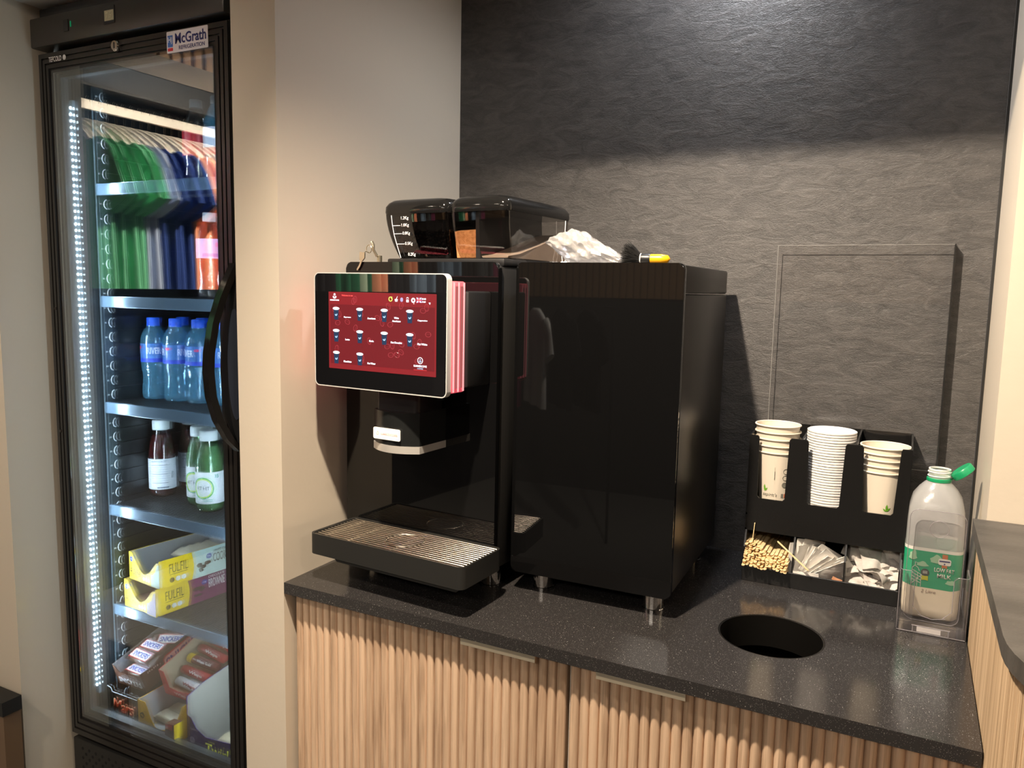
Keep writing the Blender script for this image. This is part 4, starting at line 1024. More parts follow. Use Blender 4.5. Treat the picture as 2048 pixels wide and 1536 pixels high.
MD('emblem', rrect(-.0095, .0095, -.0055, .0055, .003, 4), M_lw, .017, .1065, 3)
MD('emblem_band', [(-.008, -.0012), (.008, -.0005), (.008, .0018), (-.008, .0012)], M_navy, .017, .1075, 4); MD('emblem_dot', circle(0, 0, .0013, 10), M_navy, .017, .1032, 4)
text('label_lettering', 'LOW FAT', M_lw, lb, (.0175, FYm-.0006, .0915), w=.030, h=.0075, bold=.012)
text('label_lettering', 'MILK', M_lw, lb, (.018, FYm-.0006, .0815), w=.021, h=.0072, bold=.012)
MD('seal_badge', circle(0, 0, .0065, 20), mat('seal_grey', (.05, .06, .055), .5), -.011, .084, 2); MD('seal_tag', [(-.005, -.0035), (-.002, -.0028), (.002, -.0028), (.005, -.0035), (.0048, .0045), (-.0048, .0045)], mat('seal_yellow', (.55, .55, .02), .5), -.0108, .0735, 2)
for q in range(3): MD('seal_line', [(-.0035, -.0003), (.0035, -.0003), (.0035, .0003), (-.0035, .0003)], M_lw, -.011, .0862-.0018*q, 3)
gate = MB()
gx = [(-.031, .058), (-.031, .088)], [(-.0165, .058), (-.0165, .080)], [(-.031, .0865), (-.015, .078)], [(-.031, .081), (-.015, .0735)], [(-.031, .0755), (-.0165, .069)], [(-.031, .070), (-.0165, .064)], [(-.030, .062), (-.0165, .078)], [(-.022, .058), (-.022, .082)], [(-.0315, .0885), (-.027, .094), (-.022, .0905), (-.0195, .085)], [(-.0265, .0935), (-.0268, .100), (-.024, .099)]
for g_ in gx: gate.tube([(x, FYm-.0005, z) for x, z in g_], .00045, 4)
gate.build('gate_print', M_lw, lb)
text('volume_lettering', '2 Litre', mat('print_brown', (.35, .25, .2), .6), mb_, (-.004, -.0496, .0515), w=.022, h=.0055, shear=.2)

hd = thing('leaflet_holder', 'clear acrylic leaflet holder standing in front of the milk bottle', 'leaflet holder', (1.0715, -.25, .9))
M_hold = clear('holder_acrylic', (.99, .985, .99), .018, .03, body=(.85, .82, .86), bodyw=.035)
M_holde = clear('holder_edge', (.9, .88, .9), .10, .1, body=(.75, .71, .74), bodyw=.38)
hb = MB(hd)
hx0, hx1, hyf, hyb = 1.0215, 1.1215, -.275, -.2225
hb.box(hx0, hx0+.0022, hyf, hyb, .9005, 1.004).box(hx1-.0022, hx1, hyf, hyb, .9005, 1.004).box(hx0, hx1, hyf, hyb, .9005, .903)
for x0, x1 in ((hx0, hx0+.022), (hx1-.022, hx1)): hb.box(x0, x1, hyf, hyf+.002, .9005, 1.004)
hb.box(hx0, hx1, hyf, hyf+.002, .9005, .913)
hb.build('pocket', M_hold, hd)
hp_ = MB(hd).prism(rrect(1.030, 1.1135, .903, 1.096, .014), 'y', -.2225, -.2202).build('back_plate', M_hold, hd, 40)
e = MB(hd)
def edge_loop(pts, r): e.tube(pts, r, 6)
rr_ = rrect(1.030, 1.1135, .903, 1.096, .014); edge_loop([(u, -.2214, v) for u, v in rr_]+[(rr_[0][0], -.2214, rr_[0][1])], .0006)
edge_loop([(1.0745+.014*math.cos(t), -.2232, 1.066+.014*math.sin(t)) for t in [2*PI*i/30 for i in range(31)]], .0006)
for xs_, sg in (((hx0, hx0+.022), 1), ((hx1-.022, hx1), -1)):
    xo, xi = (xs_[0], xs_[1]) if sg > 0 else (xs_[1], xs_[0])
    edge_loop([(xo, hyb, 1.004), (xo, hyf+.006, 1.004), (xo+sg*.004, hyf+.001, 1.004), (xi-sg*.006, hyf+.001, 1.004), (xi, hyf+.001, .998), (xi, hyf+.001, .945), (xi+sg*.012, hyf+.001, .932)], .0006)
    edge_loop([(xo, hyf+.002, .903), (xo, hyf+.002, 1.003)], .0006); edge_loop([(xo, hyb, .903), (xo, hyb, 1.003)], .0005)
edge_loop([(hx0+.03, hyf+.001, .932), (1.0715, hyf+.001, .9275), (hx1-.03, hyf+.001, .932)], .0006)
edge_loop([(hx0, hyf+.0005, .9015), (hx1, hyf+.0005, .9015)], .0012); edge_loop([(hx0+.022, hyf, .913), (hx1-.022, hyf, .913)], .0009)
for x in (hx0+.024, hx1-.024): edge_loop([(x, hyf, .9015), (x, hyf, .913)], .0012)
e.build('polished_edge', M_holde, hd, 60)
MB(hd).box(hx0+.03, hx1-.035, hyf-.0006, hyf, .9035, .9118).build('front_tab', mat('holder_tab', (.55, .52, .52), .3), hd)

# ------------------------------------------------------------------ stock inside the fridge
def bottle(name, label, cat, loc, body_prof, body_mat, cap_mat, cap, liquid=None, group=None, n=32, fn=None):
    t = thing(name, label, cat, loc, 0, group, world=False)
    MB().lathe(body_prof, (0, 0, 0), n, True, True, fn=fn).build('bottle_body', body_mat, t, 60)
    r, z0, z1 = cap
    MB().lathe([(r*.97, z0), (r, z0+.001), (r, z1-.002), (r*.93, z1), (.0005, z1)], (0, 0, 0), 30, True, True, fn=lambda a, z: 1+(.015*math.cos(30*a) if z0+.0015 < z < z1-.0025 else 0)).build('cap', cap_mat, t, 50)
    if liquid:
        p, m = liquid; MB().lathe(p, (0, 0, 0), 24).build('drink', m, t, 60)
    return t
def sleeve(t, name, m, r, z0, z1, n=32): return MB().lathe([(r, z0), (r, z1)], (0, 0, 0), n, False, False).build(name, m, t, 60)
VA = math.atan2(-1.40, 1.76)    # direction from the fridge stock towards the room
CZ = .0036
# water bottles
M_wat = clear('water_bottle', (.70, .88, .96), .12, .03, body=(.20, .62, .92), bodyw=.22, bump=.25)
M_wlab = clear('water_label', (.35, .55, .95), .08, .1, body=(.16, .40, .95), bodyw=.66)
M_wcap = mat('water_cap', (.01, .10, .75), .35)
def ripple(t, z): return 1-(.045*(.5+.5*math.cos(8*t)) if .01 < z < .075 else .012*math.cos(12*t) if .075 < z < .09 else 0)
wp = [(.024, 0), (.029, .004), (.0315, .012), (.0312, .03), (.0292, .05), (.0287, .06), (.0300, .075), (.0318, .088), (.032, .094), (.032, .150), (.0314, .156), (.028, .170), (.021, .183), (.0145, .190), (.0135, .200)]
wpos = [(-.7635, -.275), (-.6835, -.272), (-.604, -.270), (-.7420, -.200), (-.6715, -.196), (-.605, -.192), (-.532, -.268), (-.535, -.190)]
wl = ['water bottle with blue cap, leftmost at the front of the middle fridge shelf', 'water bottle with blue cap, second from the left in the front row', 'water bottle with blue cap and barcode label, third in the front row',
      'water bottle standing behind the leftmost two water bottles', 'water bottle behind the second and third water bottles', 'water bottle in the back row next to the door handle', 'water bottle in the front row hidden by the door handle', 'water bottle at the back right of the middle shelf']
w0 = bottle('water_bottle', wl[0], 'water bottle', (*wpos[0], SHZ[2]+CZ), wp, M_wat, M_wcap, (.0155, .191, .213), None, 'water bottles on the middle shelf', 32, ripple)
ls = sleeve(w0, 'label', M_wlab, .0323, .098, .146)
M_wwhite = mat('water_white', (.65, .75, .95), .5); M_wred = mat('water_red', (.65, .02, .12), .5); M_wblue = mat('water_blue', (.02, .06, .55), .5)
sleeve(w0, 'label_band', M_wblue, .03235, .098, .108)
for q in range(3):
    a = VA+q*2*PI/3
    wraptext('label_lettering', 'RIVER', M_wwhite, ls, .128, .0325, 0, a, .034, .017, bold=.02)
    wrapdecal('label_mark', [(.006*math.cos(t), .004*math.sin(t)) for t in [2*PI*i/12 for i in range(12)]], M_wred, ls, .136, .0325, 0, a+.78)
MB().lathe([(.0142, .1895), (.0175, .190), (.0175, .1925), (.0142, .193)], (0, 0, 0), 24).build('neck_ring', M_wat, w0, 60)
for i in range(1, 8):
    o = dup(w0, wl[i]); o.location = (*wpos[i], SHZ[2]+CZ); o.rotation_euler = (0, 0, (.25, .6, 1.1, .2, .9, .5, .3, .7)[i])
# vitamin drinks
jp = [(.026, 0), (.031, .004), (.0335, .012), (.0338, .02), (.0338, .112), (.0325, .130), (.0285, .150), (.0225, .168), (.0195, .178), (.0190, .184)]
lp_ = [(.025, .003), (.030, .008), (.0326, .016), (.0326, .112), (.0312, .130), (.0272, .150), (.0215, .167)]
M_jred = clear('red_drink_bottle', (.62, .34, .36), .10, .03, bump=.2); M_jgrn = clear('green_drink_bottle', (.70, .86, .72), .10, .03, bump=.2)
M_lred = mat('red_drink', (.10, .022, .025), .2); M_lgrn = mat('green_drink', (.16, .30, .16), .2)
M_jcap = mat('drink_cap', (.72, .80, .84), .4); M_jlab = mat('drink_label', (.74, .78, .84), .5); M_jtxt = mat('drink_text', (.10, .13, .19), .5)
def feet(t, z): return 1-(.10*(.5+.5*math.cos(5*t)) if z < .008 else 0)
r0 = bottle('juice_bottle', 'dark red drink bottle with white label, front left on its shelf', 'juice bottle', (-.763, -.262, SHZ[3]+CZ), jp, M_jred, M_jcap, (.0215, .180, .205), (lp_, M_lred), 'red vitamin drinks', 32, feet)
ls = sleeve(r0, 'label', M_jlab, .0343, .022, .104)
wraptext('label_lettering', 'BERRY BOOST', M_jtxt, ls, .098, .0345, 0, VA-.25, .040, .0055)
for q in range(9): wrapdecal('label_lines', [(-.022, -.0006), (.020, -.0006), (.020, .0006), (-.022, .0006)], M_jtxt if q % 4 == 0 else mat('drink_text_pale', (.5, .55, .62), .5), ls, .088-.006*q, .0345, 0, VA-.2)
wrapdecal('label_panel', [(-.018, -.003), (.012, -.003), (.012, 0), (-.018, 0)], M_jtxt, ls, .029, .0345, 0, VA+.1)
wrapdecal('label_panel', [(-.004, -.009), (.004, -.009), (.004, .009), (-.004, .009)], mat('drink_text_grey', (.35, .4, .45), .5), ls, .060, .0345, 0, VA+.78)
r1_ = dup(r0, 'dark red drink bottle standing behind the front red one'); r1_.location = (-.763, -.165, SHZ[3]+CZ); r1_.rotation_euler = (0, 0, .1)
g0 = bottle('juice_bottle', 'green drink bottle with round green logo, left of the two front ones', 'juice bottle', (-.608, -.272, SHZ[3]+CZ), jp, M_jgrn, M_jcap, (.0215, .180, .205), (lp_, M_lgrn), 'green vitamin drinks', 32, feet)
ls = sleeve(g0, 'label', M_jlab, .0343, .024, .104)
Mg1 = mat('logo_green', (.02, .42, .10), .5); Mg2 = mat('logo_lime', (.55, .75, .08), .5); Mteal = mat('logo_teal', (.01, .35, .25), .5)
def warc(par, r0, r1, m, zc, ang): wrapdecal('round_logo', [(r1*math.cos(t), r1*math.sin(t)) for t in [2*PI*i/36 for i in range(37)]]+[(r0*math.cos(t), r0*math.sin(t)) for t in [2*PI*(36-i)/36 for i in range(37)]], m, par, zc, .0345, 0, ang)
warc(ls, .0245, .0275, Mg1, .064, VA-.62); warc(ls, .0215, .0245, Mg2, .064, VA-.62)
wraptext('label_lettering', 'VIT HIT', mat('drink_dark', (.04, .06, .08), .5), ls, .064, .0345, 0, VA-.62, .034, .009)
wraptext('label_number', '35', Mteal, ls, .094, .0345, 0, VA+.38, .011, .009, bold=.02)
for q in range(2): wrapdecal('label_lines', [(-.012, -.0006), (.012, -.0006), (.012, .0006), (-.012, .0006)], Mteal, ls, .035-.004*q, .0345, 0, VA-.3)
for (x, y, a, lab) in ((-.541, -.302, .05, 'green drink bottle with round green logo, nearest the fridge door frame'), (-.672, -.198, 1.5, 'green drink bottle at the back, its cap showing above the front one'), (-.560, -.200, .9, 'green drink bottle at the back behind the two front green ones')):
    o = dup(g0, lab); o.location = (x, y, SHZ[3]+CZ); o.rotation_euler = (0, 0, a)
# upper shelves: soft drink and flavoured water
M_dark = clear('soft_drink_bottle', (.50, .52, .55), .10, .03, bump=.2)
cb = bottle('soft_drink_bottle', 'soft drink bottle with red label on the top fridge shelf', 'drink bottle', (-.615, -.248, SHZ[0]+CZ), [(.026, 0), (.030, .006), (.033, .02), (.031, .06), (.0335, .085), (.0335, .135), (.031, .155), (.020, .185), (.0138, .196), (.0135, .204)], M_dark, mat('grey_cap', (.06, .07, .08), .4), (.0152, .197, .216), None, None, 32, feet)
sleeve(cb, 'label', mat('label_red', (.50, .012, .03), .4), .034, .078, .138)
cb2 = bottle('soft_drink_bottle', 'bottle with white and red label beside the door frame, top shelf', 'drink bottle', (-.535, -.255, SHZ[0]+CZ), [(.026, 0), (.030, .006), (.033, .02), (.031, .06), (.0335, .085), (.0335, .135), (.031, .155), (.020, .185), (.0138, .196), (.0135, .204)], M_wat, mat('grey_cap', (.06, .07, .08), .4), (.0152, .197, .216), None, None, 32, feet)
ls = sleeve(cb2, 'label', mat('label_pale', (.62, .68, .85), .5), .034, .092, .140); sleeve(cb2, 'label_band', mat('label_red', (.50, .012, .03), .4), .0341, .074, .092)
pk = bottle('flavoured_water_bottle', 'clear bottle with lilac label on the second shelf by the handle', 'drink bottle', (-.575, -.252, SHZ[1]+CZ), wp, clear('pink_water', (.95, .86, .88), .10, .03, bump=.2), mat('white_cap2', (.75, .75, .8), .4), (.0155, .191, .213), None, None, 32, ripple)
ls = sleeve(pk, 'label', mat('label_lilac', (.52, .48, .85), .5), .0325, .1, .148)
wrapdecal('label_mark', circle(0, 0, .006, 14), mat('label_pink', (.8, .15, .5), .5), ls, .134, .0327, 0, VA+.5)
wrapdecal('label_panel', [(-.02, -.004), (.02, -.004), (.02, .004), (-.02, .004)], mat('label_violet', (.25, .2, .7), .5), ls, .108, .0327, 0, VA)

def tray_box(name, label, loc, rz, w, d, h, front, m_out, m_in, group=None, rx=0., left=None, right=None, back_h=None, cat='display box'):
    """open shelf-ready carton: front/left/right are polygons (u along the face, z up)"""
    t = thing(name, label, cat, loc, 0, group, world=False); t.rotation_euler = (rx, 0, rz)
    b = MB(); T = .0014
    b.prism(front, 'y', 0, T)
    b.prism(right or [(0, 0), (d, 0), (d, h), (0, h)], 'x', w-T, w); b.prism(left or [(0, 0), (d, 0), (d, h), (0, h)], 'x', 0, T)
    b.box(0, w, d-T, d, 0, back_h or h).box(0, w, 0, d, 0, T)
    b.build('carton', m_out, t)
    b = MB(); k = .0006
    b.prism([(u*(1-2*T/d)+T, max(v-.0005, T)) for u, v in (left or [(0, 0), (d, 0), (d, h), (0, h)])], 'x', T, T+k)
    b.prism([(u*(1-2*T/d)+T, max(v-.0005, T)) for u, v in (right or [(0, 0), (d, 0), (d, h), (0, h)])], 'x', w-T-k, w-T)
    b.box(T, w-T, d-T-k, d-T, T, (back_h or h)-.0005).box(T, w-T, T, d-T, T, T+k)
    b.build('lining', m_in, t)
    return t
def scoop(w, hl, hr, lo, x0, x1, n=14):
    p = [(0, 0), (w, 0), (w, hr)]
    for i in range(n+1):
        q = i/n; x = x1+(x0-x1)*q; e = .5-.5*math.cos(2*PI*q)
        base = hr+(hl-hr)*q; p.append((x, base+(lo-base)*min(1, e**.6)))
    p.append((0, hl)); return p
RX, UZ = (1, 0, 0), (0, 0, 1)
def side_r(par, name, s, m, y, z, w, h, bold=.0, x=None, W_=.135): return text(name, s, m, par, (x or W_+.0003, y, z), r=(0, 1, 0), u=UZ, w=w, h=h, bold=bold, thick=.0002)
def side_decal(par, name, pts, m, y, z, W_, lvl=0): return decal(name, pts, m, par, (W_+.0002+.0003*lvl, y, z), r=(0, 1, 0), u=UZ, thick=.0002)
def ell(w, h, n=18): return [(w*math.cos(2*PI*i/n), h*math.sin(2*PI*i/n)) for i in range(n)]
M_choc = mat('choc_print', (.06, .03, .02), .5); M_teal2 = mat('badge_white_print', (.75, .8, .85), .5)
def fulfil(label, loc, rz, m_pic, m_txt, word, sub, m_front_pic, W_=.135, d=.235, h=.072):
    t = tray_box('snack_bar_box', label, loc, rz, W_, d, h, scoop(W_, h, h*.92, h*.34, .012, W_-.012), M_yel, M_card, 'yellow snack bar boxes on the fifth shelf')
    c = t.children[0]
    text('box_lettering', 'FULFIL', M_dkprint, c, (.030, -.0004, .022), w=.046, h=.016, bold=.0, thick=.0002)
    decal('weight_badge', circle(0, 0, .007, 16), M_blue, c, (.0115, -.0002, .054)); text('weight_lettering', '55g', M_whitep, c, (.0115, -.0006, .054), w=.009, h=.004, thick=.0002)
    decal('picture_panel', [(.098, 0.002), (.134, 0.002), (.134, .064), (.126, .06), (.118, .042), (.108, .033), (.098, .03)], m_front_pic, c, (0, -.0002, 0))
    for q in range(3): decal('claim_badge', circle(0, 0, .0048, 14), M_teal2, c, (.066+.011*q, -.0003, .0125), thick=.0002)
    side_decal(c, 'picture_panel', [(.090+.006*math.sin(PI*i/8), h*i/8) for i in range(9)]+[(d, h), (d, 0)], m_pic, 0, 0, W_)
    side_r(c, 'box_lettering', 'FULFIL', M_dkprint, .053, .046, .052, .024, W_=W_)
    side_decal(c, 'box_rule', [(-.026, -.0006), (.026, -.0006), (.026, .0006), (-.026, .0006)], M_dkprint, .053, .0305, W_)
    for q in range(3): side_decal(c, 'claim_badge', circle(0, 0, .0065, 16), [M_choc, M_teal2, M_teal2][q], .034+.0165*q, .016, W_)
    side_decal(c, 'weight_badge', ell(.008, .0068), M_blue, .140, .050, W_, 1); side_r(c, 'weight_lettering', '55g', M_whitep, .140, .050, .010, .005, W_=W_+.0005)
    for k in range(7): side_decal(c, 'chocolate_print', ell(random.uniform(.004, .012), random.uniform(.003, .006), 8), M_choc, .108+random.uniform(0, .028), .022+random.uniform(-.008, .02), W_, 1)
    side_r(c, 'flavour_lettering', word, m_txt, .178, .042, .05, .024, bold=.01, W_=W_+.0003); side_r(c, 'flavour_lettering', sub, m_txt, .178, .060, .05, .007, bold=.01, W_=W_+.0003)
    return t
random.seed(13)
f1_ = fulfil('yellow and plum chocolate brownie snack bar box, lower of the two stacked', (-.7600, -.392, SHZ[4]+CZ+.0002), -.10, M_mag, M_whitep, 'BROWNIE', 'CHOCOLATE', mat('plum_pale', (.42, .32, .45), .5))
f2_ = fulfil('yellow and mint white chocolate snack bar box, on top of the stack', (-.7480, -.384, SHZ[4]+CZ+.0735), -.13, M_mint, M_dkprint, 'COOKIE', 'WHITE CHOC', M_mint)
M_wrapb = mat('wrapper_brown', (.22, .12, .10), .3); M_wrapc = mat('wrapper_cream', (.62, .55, .42), .3)
def snack_bar(name, label, m, loc, rot, L_=.1, w=.034, th=.018, group=None, cat='snack bar'):
    t = thing(name, label, cat, loc, 0, group, world=False); t.rotation_euler = rot
    loops = []
    for x, s in ((-.5, .12), (-.44, .12), (-.40, .75), (-.36, 1), (.36, 1), (.40, .75), (.44, .12), (.5, .12)):
        loops.append([(x*L_, u*(1.12 if abs(x) > .42 else 1), v*s) for u, v in rrect(-w/2, w/2, -th/2, th/2, .006, 3)])
    MB().loft(loops).build('wrapper', m, t, 40); return t
# bars left in the two boxes
bars = []
for (bx, yoffs, m, lab, zt) in ((f1_, (.03, .065, .1, .135, .17), M_wrapb, 'plum snack bar lying inside the lower yellow box', .016), (f2_, (.125, .150, .175, .2), M_wrapc, 'cream wrapped snack bar at the back of the upper yellow box', .040)):
    for i, yo in enumerate(yoffs):
        p = Matrix.Rotation(bx.rotation_euler[2], 3, 'Z') @ Vector((.0675, yo, zt))+Vector(bx.location)
        if i == 0: s0 = snack_bar('snack_bar', lab+', nearest the front', m, p, (.0, 0, bx.rotation_euler[2]+.03), .118, .030, .022, 'snack bars in the yellow boxes'); o = s0
        else:
            o = dup(s0, lab+', %s from the front' % ORD[i]); o.location = p
        o.rotation_euler = (.35 if zt > .03 else .1*i, 0, bx.rotation_euler[2]+random.uniform(-.04, .04))
FZ = .322
# floor of the fridge: chocolate boxes
mars = tray_box('chocolate_bar_box', 'dark brown chocolate bar box with red script lettering on fridge floor', (-.800+.0015, -.425, FZ), 0, .131, .24, .08, [(0, 0), (.131, 0), (.131, .078), (.120, .078), (.114, .068), (.02, .068), (.014, .078), (0, .08)], M_mars, M_mars, 'chocolate boxes on the fridge floor')
c = mars.children[0]
M_mo = mat('mars_red', (.62, .06, .02), .4); M_mg = mat('mars_gold', (.75, .45, .25), .4)
text('box_lettering_edge', 'Mars', M_mg, c, (.062, -.0003, .034), w=.082, h=.036, bold=.055, shear=.12, thick=.0002)
text('box_lettering', 'Mars', M_mo, c, (.062, -.0007, .034), w=.076, h=.032, bold=.03, shear=.12, thick=.0003)
MB().tube([(0.0, 0, .08), (.014, 0, .078), (.02, 0, .068), (.114, 0, .068), (.12, 0, .078), (.131, 0, .0785)], .0011, 6).build('carton_edge', M_card, c)
sn = tray_box('chocolate_bar_box', 'brown box of chocolate bars, tilted on top of the dark brown box', (-.783, -.402, FZ+.081), 0, .106, .235, .062, [(0, 0), (.106, 0), (.106, .058), (.092, .040), (.02, .040), (.01, .054), (0, .060)], M_snick, M_card, 'chocolate boxes on the fridge floor', rx=.30,
              right=[(0, 0), (.235, 0), (.235, .066), (.06, .062), (.035, .055), (0, .058)])
c = sn.children[0]
M_swhite = mat('snick_white', (.82, .8, .78), .4); M_sblue = mat('snick_blue', (.02, .05, .42), .4); M_sred = mat('snick_red', (.6, .03, .03), .4)
text('box_lettering', 'SNICKERS', mat('snick_grey', (.45, .42, .42), .4), c, (.053, -.0003, .017), w=.088, h=.017, bold=.03, thick=.0002)
side_r(c, 'count_lettering', '24 x 50 g', M_swhite, .036, .047, .034, .007, bold=.01, W_=.106)
side_decal(c, 'logo_edge', [(.0, 0), (.15, 0), (.15, .05), (.012, .05), (.004, .044)], M_sred, .066, .004, .106); side_decal(c, 'logo_panel', [(.0, 0), (.146, 0), (.146, .044), (.012, .044), (.004, .040)], M_swhite, .069, .006, .106, 1)
side_r(c, 'box_lettering', 'SNICKERS', M_sblue, .142, .028, .132, .032, bold=.03, W_=.1066)
RS = Matrix.Rotation(.30, 3, 'X')
def bar_snick(lab, lx, ly, lz, rx, rz, first=None):
    p = RS @ Vector((lx, ly, lz))+Vector(sn.location)
    if first is None:
        t = snack_bar('chocolate_bar', lab, M_snick, p, (rx, 0, rz), .098, .034, .020, 'brown bars in the tilted box', 'chocolate bar'); w_ = t.children[0]
        decal('logo_edge', [(-.036, -.012), (.034, -.014), (.036, .012), (-.032, .014)], M_sred, w_, (0, 0, .0101), r=(1, 0, 0), u=(0, 1, 0), thick=.0003)
        decal('logo_panel', [(-.034, -.010), (.032, -.012), (.034, .010), (-.030, .012)], M_swhite, w_, (0, 0, .0105), r=(1, 0, 0), u=(0, 1, 0), thick=.0002)
        text('bar_lettering', 'SNICKERS', M_sblue, w_, (.001, 0, .0109), r=(1, 0, 0), u=(0, 1, 0), w=.058, h=.014, bold=.03, shear=.2, thick=.0002)
    else: t = dup(first, lab); t.location = p; t.rotation_euler = (rx, 0, rz)
    return t
sb0 = bar_snick('brown wrapped bar on top at the front of the tilted brown box', .053, .052, .056, .55, -.04)
bar_snick('second brown wrapped bar from the front, tucked behind the top one', .055, .088, .058, .5, .06, sb0)
bar_snick('brown wrapped bar leaning halfway back in the tilted brown box', .064, .135, .046, .75, .55, sb0)
bar_snick('brown wrapped bar at the far back of the tilted brown box', .060, .185, .052, .6, .02, sb0)
bar_snick('brown wrapped bar lying low at the front of the tilted brown box', .050, .030, .022, .25, 0, sb0)
# yellow box at the front, bar standing in it, purple tray with grey card
fy = tray_box('snack_bar_box', 'nearly empty yellow snack bar box at the front of the fridge floor', (-.6615, -.440, FZ), -.03, .128, .2, .072, scoop(.128, .085, .03, .026, .028, .122), mat('amber_card', (.85, .45, .01), .45), M_card, 'yellow snack bar boxes on the fridge floor', left=[(0, 0), (.2, 0), (.2, .1), (0, .085)], back_h=.1, right=[(0, 0), (.2, 0), (.2, .1), (.03, .085), (0, .03)])
c = fy.children[0]
text('box_lettering', 'FULFIL', M_dkprint, c, (.045, -.0004, .015), w=.058, h=.020, thick=.0002)
decal('weight_badge', circle(0, 0, .008, 16), M_dkprint, c, (.016, -.0002, .047)); text('weight_lettering', '55g', M_yel, c, (.016, -.0006, .047), w=.01, h=.005, thick=.0002)
for q in range(3): decal('claim_badge', circle(0, 0, .006, 14), [M_dkprint, M_swhite, M_teal2][q], c, (.085+.013*q, -.0003, .011), thick=.0002)
p = Matrix.Rotation(-.03, 3, 'Z') @ Vector((.06, .10, .020))+Vector(fy.location)
o = dup(s0, 'gold cream wrapped bar left inside the front yellow box'); o.location = p; o.rotation_euler = (.15, 0, .1); o['group'] = 'last bars in the front yellow box'
o = dup(s0, 'cream wrapped bar left at the front edge inside the yellow box'); o.location = p+Vector((0, -.045, .001)); o.rotation_euler = (.1, 0, -.08); o['group'] = 'last bars in the front yellow box'
ch = thing('chocolate_carton', 'small carton with chocolate picture and yellow side, front of fridge floor', 'carton', (-.5345, -.468, FZ), 0, None, world=False); ch.rotation_euler = (0, 0, -.12)
MB().prism([(.0, 0), (.040, 0), (.042, .080), (.008, .074)], 'y', 0, .024).build('carton', mat('choc_brown', (.16, .07, .035), .4), ch)
for k in range(5): decal('nut_print', ell(.006, .008, 10), mat('nut_tan', (.36, .18, .08), .5), ch.children[0], (.014+.0042*k, -.0003*(k % 2+1), .022+.007*(k % 3)), thick=.0002)
decal('side_print', [(.001, 0), (.023, 0), (.023, .079), (.001, .078)], M_yel, ch.children[0], (.0418, 0, .0005), r=(0, 1, 0), u=UZ)
decal('red_print', [(.009, .060), (.036, .064), (.037, .078), (.009, .072)], M_red, ch.children[0], (0, -.0004, 0), thick=.0002)
tw = tray_box('chocolate_bar_box', 'purple chocolate box with yellow lettering and tall plain grey card side', (-.468, -.455, FZ), 0, .165, .22, .14, [(0, 0), (.165, 0), (.165, .084), (.15, .072), (.06, .064), (.03, .078), (.014, .1), (0, .105)], M_purple, mat('box_grey_inner', (.24, .225, .20), .8), 'chocolate boxes on the fridge floor',
              left=[(0, 0), (.22, 0), (.22, .185), (.05, .165), (.0, .150), (.0, .09)], right=[(0, 0), (.22, 0), (.22, .08), (0, .06)], back_h=.185)
c = tw.children[0]
text('box_lettering', 'Twirl', mat('twirl_yellow', (.75, .72, .06), .4), c, (.098, -.0004, .038), w=.075, h=.028, bold=.02, shear=.1, thick=.0002)
text('maker_lettering', 'Cadbury', mat('cadbury_white', (.62, .58, .75), .4), c, (.024, -.0004, .074), w=.026, h=.008, shear=.2, thick=.0002); decal('stamp_print', circle(0, 0, .0085, 18), mat('stamp_lilac', (.38, .32, .55), .5), c, (.017, -.0003, .046), thick=.0002)
decal('grey_side', [(.001, .0), (.22, 0), (.22, .184), (.05, .164), (.001, .149)], mat('box_grey_outer', (.40, .37, .33), .8), c, (-.0004, .0, .0), r=(0, -1, 0) if False else (0, 1, 0), u=UZ, thick=.0002)
tb = snack_bar('chocolate_bar', 'cream bar lying inside the purple box', mat('wrapper_tan', (.62, .52, .35), .5), (-.387, -.37, FZ+.014), (0, 0, .2), .11, .04, .022, None, 'chocolate bar')
# red box above, resting on the yellow box and the purple one's card
rb = tray_box('chocolate_bar_box', 'red box of chocolate bars with torn brown card edge, tilted', (-.618, -.392, FZ+.090), 0, .112, .225, .072, [(0, 0), (.112, 0), (.112, .022), (.096, .026), (.05, .02), (.022, .024), (.017, .072), (0, .074)], M_red, M_cardb, 'chocolate boxes on the fridge floor', rx=.26,
              right=[(0, 0), (.225, 0), (.225, .03), (.03, .026), (0, .026)], left=[(0, 0), (.225, 0), (.225, .085), (.18, .082), (.12, .086), (.06, .078), (0, .074)])
text('box_lettering', 'Wispa', mat('wispa_pale', (.7, .45, .4), .4), rb.children[0], (.062, -.0004, .011), w=.05, h=.011, bold=.02, thick=.0002)
M_wr1 = mat('red_wrapper', (.42, .02, .02), .25); M_wr2 = mat('silver_wrapper', (.6, .6, .64), .3); M_wr3 = mat('brown_red_wrapper', (.16, .02, .02), .25)
RB = Matrix.Rotation(.26, 3, 'X')
specs = [(.030, .018, M_wr2, 'silver labelled chocolate bar at the very front of the red box', 'Wispa'), (.055, .034, M_wr1, 'red chocolate bar with white lettering, second from front in red box', 'Wispa'), (.085, .046, M_wr3, 'dark red bar with yellow end in the middle of the red box', 'Wispa Gold'),
         (.115, .052, M_wr1, 'red chocolate bar behind the yellow ended one', 'Wispa'), (.150, .054, M_wr1, 'red chocolate bar towards the back of the red box', 'Wispa'), (.185, .056, M_wr2, 'silver labelled chocolate bar at the back of the red box', 'Wispa')]
